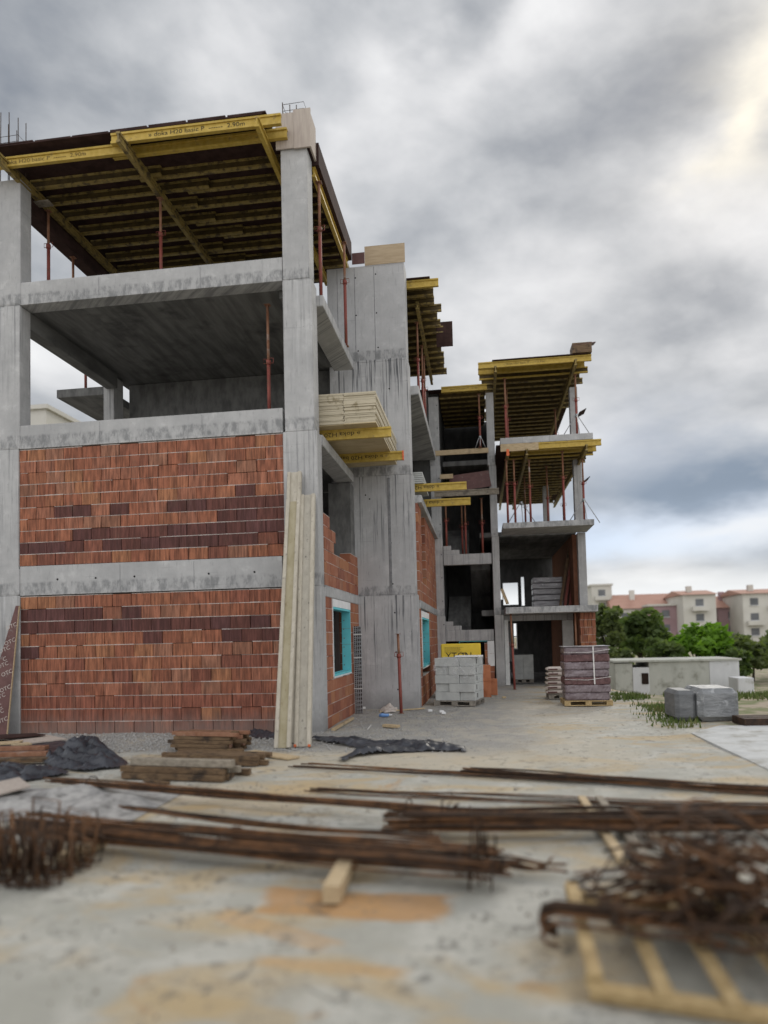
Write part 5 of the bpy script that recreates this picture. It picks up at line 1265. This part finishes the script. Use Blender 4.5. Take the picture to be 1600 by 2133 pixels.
# low shed wall on the lower ground
yH = 35.0; zb = -1.42
def at(px, py, y): return on_y(px, py, y)
xs0, xs1, xs2, xs3 = at(1282, 1400, yH).x, at(1318, 1400, yH).x, at(1352, 1400, yH).x, at(1540, 1400, yH).x; zt6 = at(1400, 1378, yH).z
sh = thing('shed', 'low pale grey block shed with a white section and dark square opening beyond the yard', 'shed', (xs0, yH, zb))
M_SHED = mottled('shed_render', (.40, .41, .37), (.50, .505, .46), 1.2, .9, .2, (1, 1, .4), (.26, .26, .22), 1.6, .5, .7); M_SHEDW = mottled('shed_white', (.56, .57, .58), (.66, .67, .68), 1.2, .9, .2, (1, 1, .4), (.40, .40, .37), 1.8, .55, .75)
part_of('wall', MB().box(xs0, xs1-.005, yH, yH+3, zb, zt6-.05), M_SHED, sh)
part_of('wall', MB().box(xs2+.005, at(1478, 1400, yH).x, yH, yH+3, zb, zt6), M_SHED, sh); part_of('wall', MB().box(at(1478, 1400, yH).x+.005, xs3, yH-.02, yH+3, zb, zt6), M_SHEDW, sh)
part_of('wall', MB().box(xs1, xs2, yH-.03, yH+2.9, zb, zt6-.25), M_SHEDW, sh)
part_of('window', MB().box(at(1336, 1400, yH).x, at(1350, 1400, yH).x, yH-.06, yH-.035, at(1340, 1425, yH).z, at(1340, 1402, yH).z), M_GAP, sh)
part_of('roof', MB().box(xs0-.1, xs3+.1, yH-.1, yH+3.1, zt6+.003, zt6+.09), M_SHED, sh)
tag(MB().box(at(1536, 1400, 33).x, at(1570, 1400, 33).x, 33, 34.2, -1.42, at(1550, 1412, 33).z).build('block_stack', M_SHEDW, None, .03), 'pale stack standing at the right end of the low shed', 'block stack')
# trees
def leafmat(name, c1, c2):
    m, t = newmat(name); nz = t.noise(pos(t), .9, 3, .6); col = t.mix(t.step(nz, .3, .7), c1, c2)
    d = t.n('ShaderNodeBsdfPrincipled', {'Base Color': col, 'Roughness': .6, 'Specular IOR Level': .25}); tr = t.n('ShaderNodeBsdfTranslucent', {'Color': t.mix(1.0, col, (1.5, 1.6, .7), 'MULTIPLY')})
    t.n('ShaderNodeOutputMaterial', {'Surface': t.n('ShaderNodeMixShader', {0: .45, 1: d.outputs[0], 2: tr.outputs[0]}).outputs[0]}); return m
LEAF = [leafmat('leaf_dark', (.075, .12, .04), (.135, .18, .07)), leafmat('leaf_bright', (.10, .20, .022), (.18, .32, .045)), leafmat('leaf_olive', (.09, .125, .05), (.15, .18, .08))]
M_BARK = mottled('bark', (.05, .04, .03), (.1, .08, .06), 6, .9, .4)
def tree(label, x, y, zb, h, rx, lm, seed, n=1500, base_f=.22, lsize=.16, group='trees beyond the yard'):
    r = random.Random(seed); o = thing('leafy_tree', label, 'tree', (x, y, zb), group)
    tb = MB(); top = Vector((x+r.uniform(-.2, .2), y, zb+h*.6))
    tb.tube([(x, y, zb-.1), (x+.05, y, zb+h*.3), top], [h*.03, h*.022, h*.01], 7)
    cl = []
    for i in range(24):
        a = r.random()*6.28; e = r.uniform(-.6, 1.0); rr = r.random()**.4
        c = Vector((x+rx*.78*rr*math.cos(a)*math.cos(e*.9), y+rx*.78*rr*math.sin(a)*math.cos(e*.9), zb+h*(base_f+(1-base_f)*.48)+h*(1-base_f)*.42*rr*math.sin(e*1.3)))
        cl.append((c, rx*r.uniform(.22, .42)))
    for c, _ in cl[:8]: tb.tube([Vector((x, y, zb+h*.28)), (Vector((x, y, zb+h*.45))+c)/2, c], [h*.012, h*.008, h*.003], 5)
    part_of('trunk', tb, M_BARK, o)
    b = MB()
    for c, R_ in cl:
        for i in range(n//24):
            v = Vector((r.gauss(0, 1), r.gauss(0, 1), r.gauss(0, 1))).normalized()*R_*(r.random()**.33)
            v.z *= .8; p = c+v; s_ = lsize*r.uniform(.6, 1.3)
            u_ = Vector((r.gauss(0, 1), r.gauss(0, 1), r.gauss(0, .6))).normalized(); w_ = u_.cross(Vector((r.gauss(0, 1), r.gauss(0, 1), r.gauss(0, 1)))).normalized()
            k = len(b.v); b.v += [tuple(p-u_*s_), tuple(p+w_*s_*.5), tuple(p+u_*s_), tuple(p-w_*s_*.5)]; b.face([k, k+1, k+2, k+3])
    part_of('crown', b, lm, o)
    return o
def tree_px(label, px, pyt, pyb, wpx, y, lm, seed, n=1500):
    zb_ = -1.4 if y > 30 else HZ(on_y(px, pyb, y).x, y); x = on_y(px, pyt, y).x; zt_ = on_y(px, pyt, y).z; rx = wpx/2*y/FPX
    tree(label, x, y, zb_, zt_-zb_, rx, lm, seed, n, .12, .055*y/10)
tree_px('dark broad tree left of the bright one beyond the shed', 1330, 1262, 1400, 125, 46, LEAF[0], 1, 2200)
tree_px('olive tree directly behind the right end of the building', 1262, 1240, 1400, 75, 44, LEAF[2], 2, 1600)
tree_px('dark tree between the olive and the bright one', 1385, 1318, 1400, 80, 43, LEAF[0], 7, 1400)
tree_px('bright light green rounded tree in the middle beyond the shed', 1448, 1293, 1400, 128, 44, LEAF[1], 3, 2600)
tree_px('olive tree at the right edge beyond the shed', 1565, 1322, 1400, 110, 45, LEAF[2], 4, 2000)
tree_px('low dark bush tree right of the bright one', 1520, 1345, 1410, 70, 42, LEAF[0], 5, 1200)
tree_px('tree far right outside the shed', 1650, 1300, 1400, 130, 48, LEAF[2], 6, 1500)
tree_px('low green bush left of the shed behind the pallets', 1290, 1330, 1420, 60, 41, LEAF[2], 9, 1000)
# far apartment blocks
M_CREAM = mottled('cream_render', (.52, .50, .45), (.60, .58, .53), .25, .9, 0); M_MAUVE = mottled('mauve_render', (.30, .20, .21), (.36, .25, .26), .25, .9, 0)
M_TILE = mottled('orange_roof_tile', (.37, .21, .16), (.43, .255, .20), .5, .85, .1, (1, 1, 8)); M_WIN = mottled('dark_window', (.10, .105, .11), (.16, .165, .175), .5, .3, 0)
def apartment(label, px0, px1, pyt, y, wall, roof, seed, roofh=0, rows=4, dep=14):
    r = random.Random(seed); x0, x1 = on_y(px0, pyt, y).x, on_y(px1, pyt, y).x; zt_ = on_y((px0+px1)/2, pyt, y).z; z0 = -1.4
    o = thing('apartment_block', label, 'apartment building', (x0, y, z0), 'apartment blocks of the far town')
    part_of('wall', MB().box(x0, x1, y, y+dep, z0, zt_-roofh), wall, o)
    if roofh:
        b = MB(); b.v = [(x0-.4, y-.6, zt_-roofh+.01), (x1+.4, y-.6, zt_-roofh+.01), (x1+.4, y+dep+.6, zt_-roofh+.01), (x0-.4, y+dep+.6, zt_-roofh+.01), (x0-.4, y+dep/2, zt_), (x1+.4, y+dep/2, zt_)]
        for f in ((0, 1, 5, 4), (2, 3, 4, 5), (0, 4, 3), (1, 2, 5), (0, 3, 2, 1)): b.face(list(f))
        ro = part_of('roof', b, roof, o)
        part_of('chimney', MB().box(x0+(x1-x0)*.3, x0+(x1-x0)*.3+1.0, y+4, y+5, zt_-roofh+.5, zt_+.8), wall, ro)
    else: part_of('roof', MB().box(x0-.3, x1+.3, y-.3, y+dep, zt_+.01, zt_+.4), roof, o)
    nx_ = max(1, int((x1-x0)/4.2))
    for i in range(nx_):
        for k in range(rows):
            xx = x0+(x1-x0)*(i+.5)/nx_; zz = zt_-roofh-2.3-k*3.0
            if zz < 0: continue
            wv = part_of('window', MB().box(xx-.75, xx+.75, y-.08, y-.01, zz, zz+1.4), M_WIN, o)
            part_of('sill', MB().box(xx-.85, xx+.85, y-.22, y-.083, zz-.14, zz-.01), M_SHEDW, wv)
            if (i+k+seed) % 3 == 0: part_of('balcony', MB().box(xx-1.6, xx+1.6, y-1.3, y-.225, zz-1.0, zz-.15), wall, o)
    return o
apartment('long cream apartment block with wide orange tiled roof behind the trees', 1276, 1424, 1234, 160, M_CREAM, M_TILE, 1, 3.4)
apartment('mauve fronted section standing before the long orange roofed block', 1352, 1420, 1262, 155, M_MAUVE, M_CREAM, 2)
apartment('pale tower block right of the long orange roofed one', 1422, 1490, 1226, 150, M_CREAM, M_TILE, 3, 1.2)
apartment('mauve apartment block with orange roof between the two pale towers', 1494, 1552, 1238, 158, M_MAUVE, M_TILE, 4, 2.8)
apartment('pale tower block at the right edge of the town', 1546, 1640, 1223, 150, M_CREAM, M_TILE, 5, 1.2)
apartment('cream block peeking out behind the right end of the building', 1232, 1274, 1220, 165, M_CREAM, M_CREAM, 6)
apartment('beige building seen through the gap by the left column', -60, 96, 858, 60, M_CREAM, M_CREAM, 7)
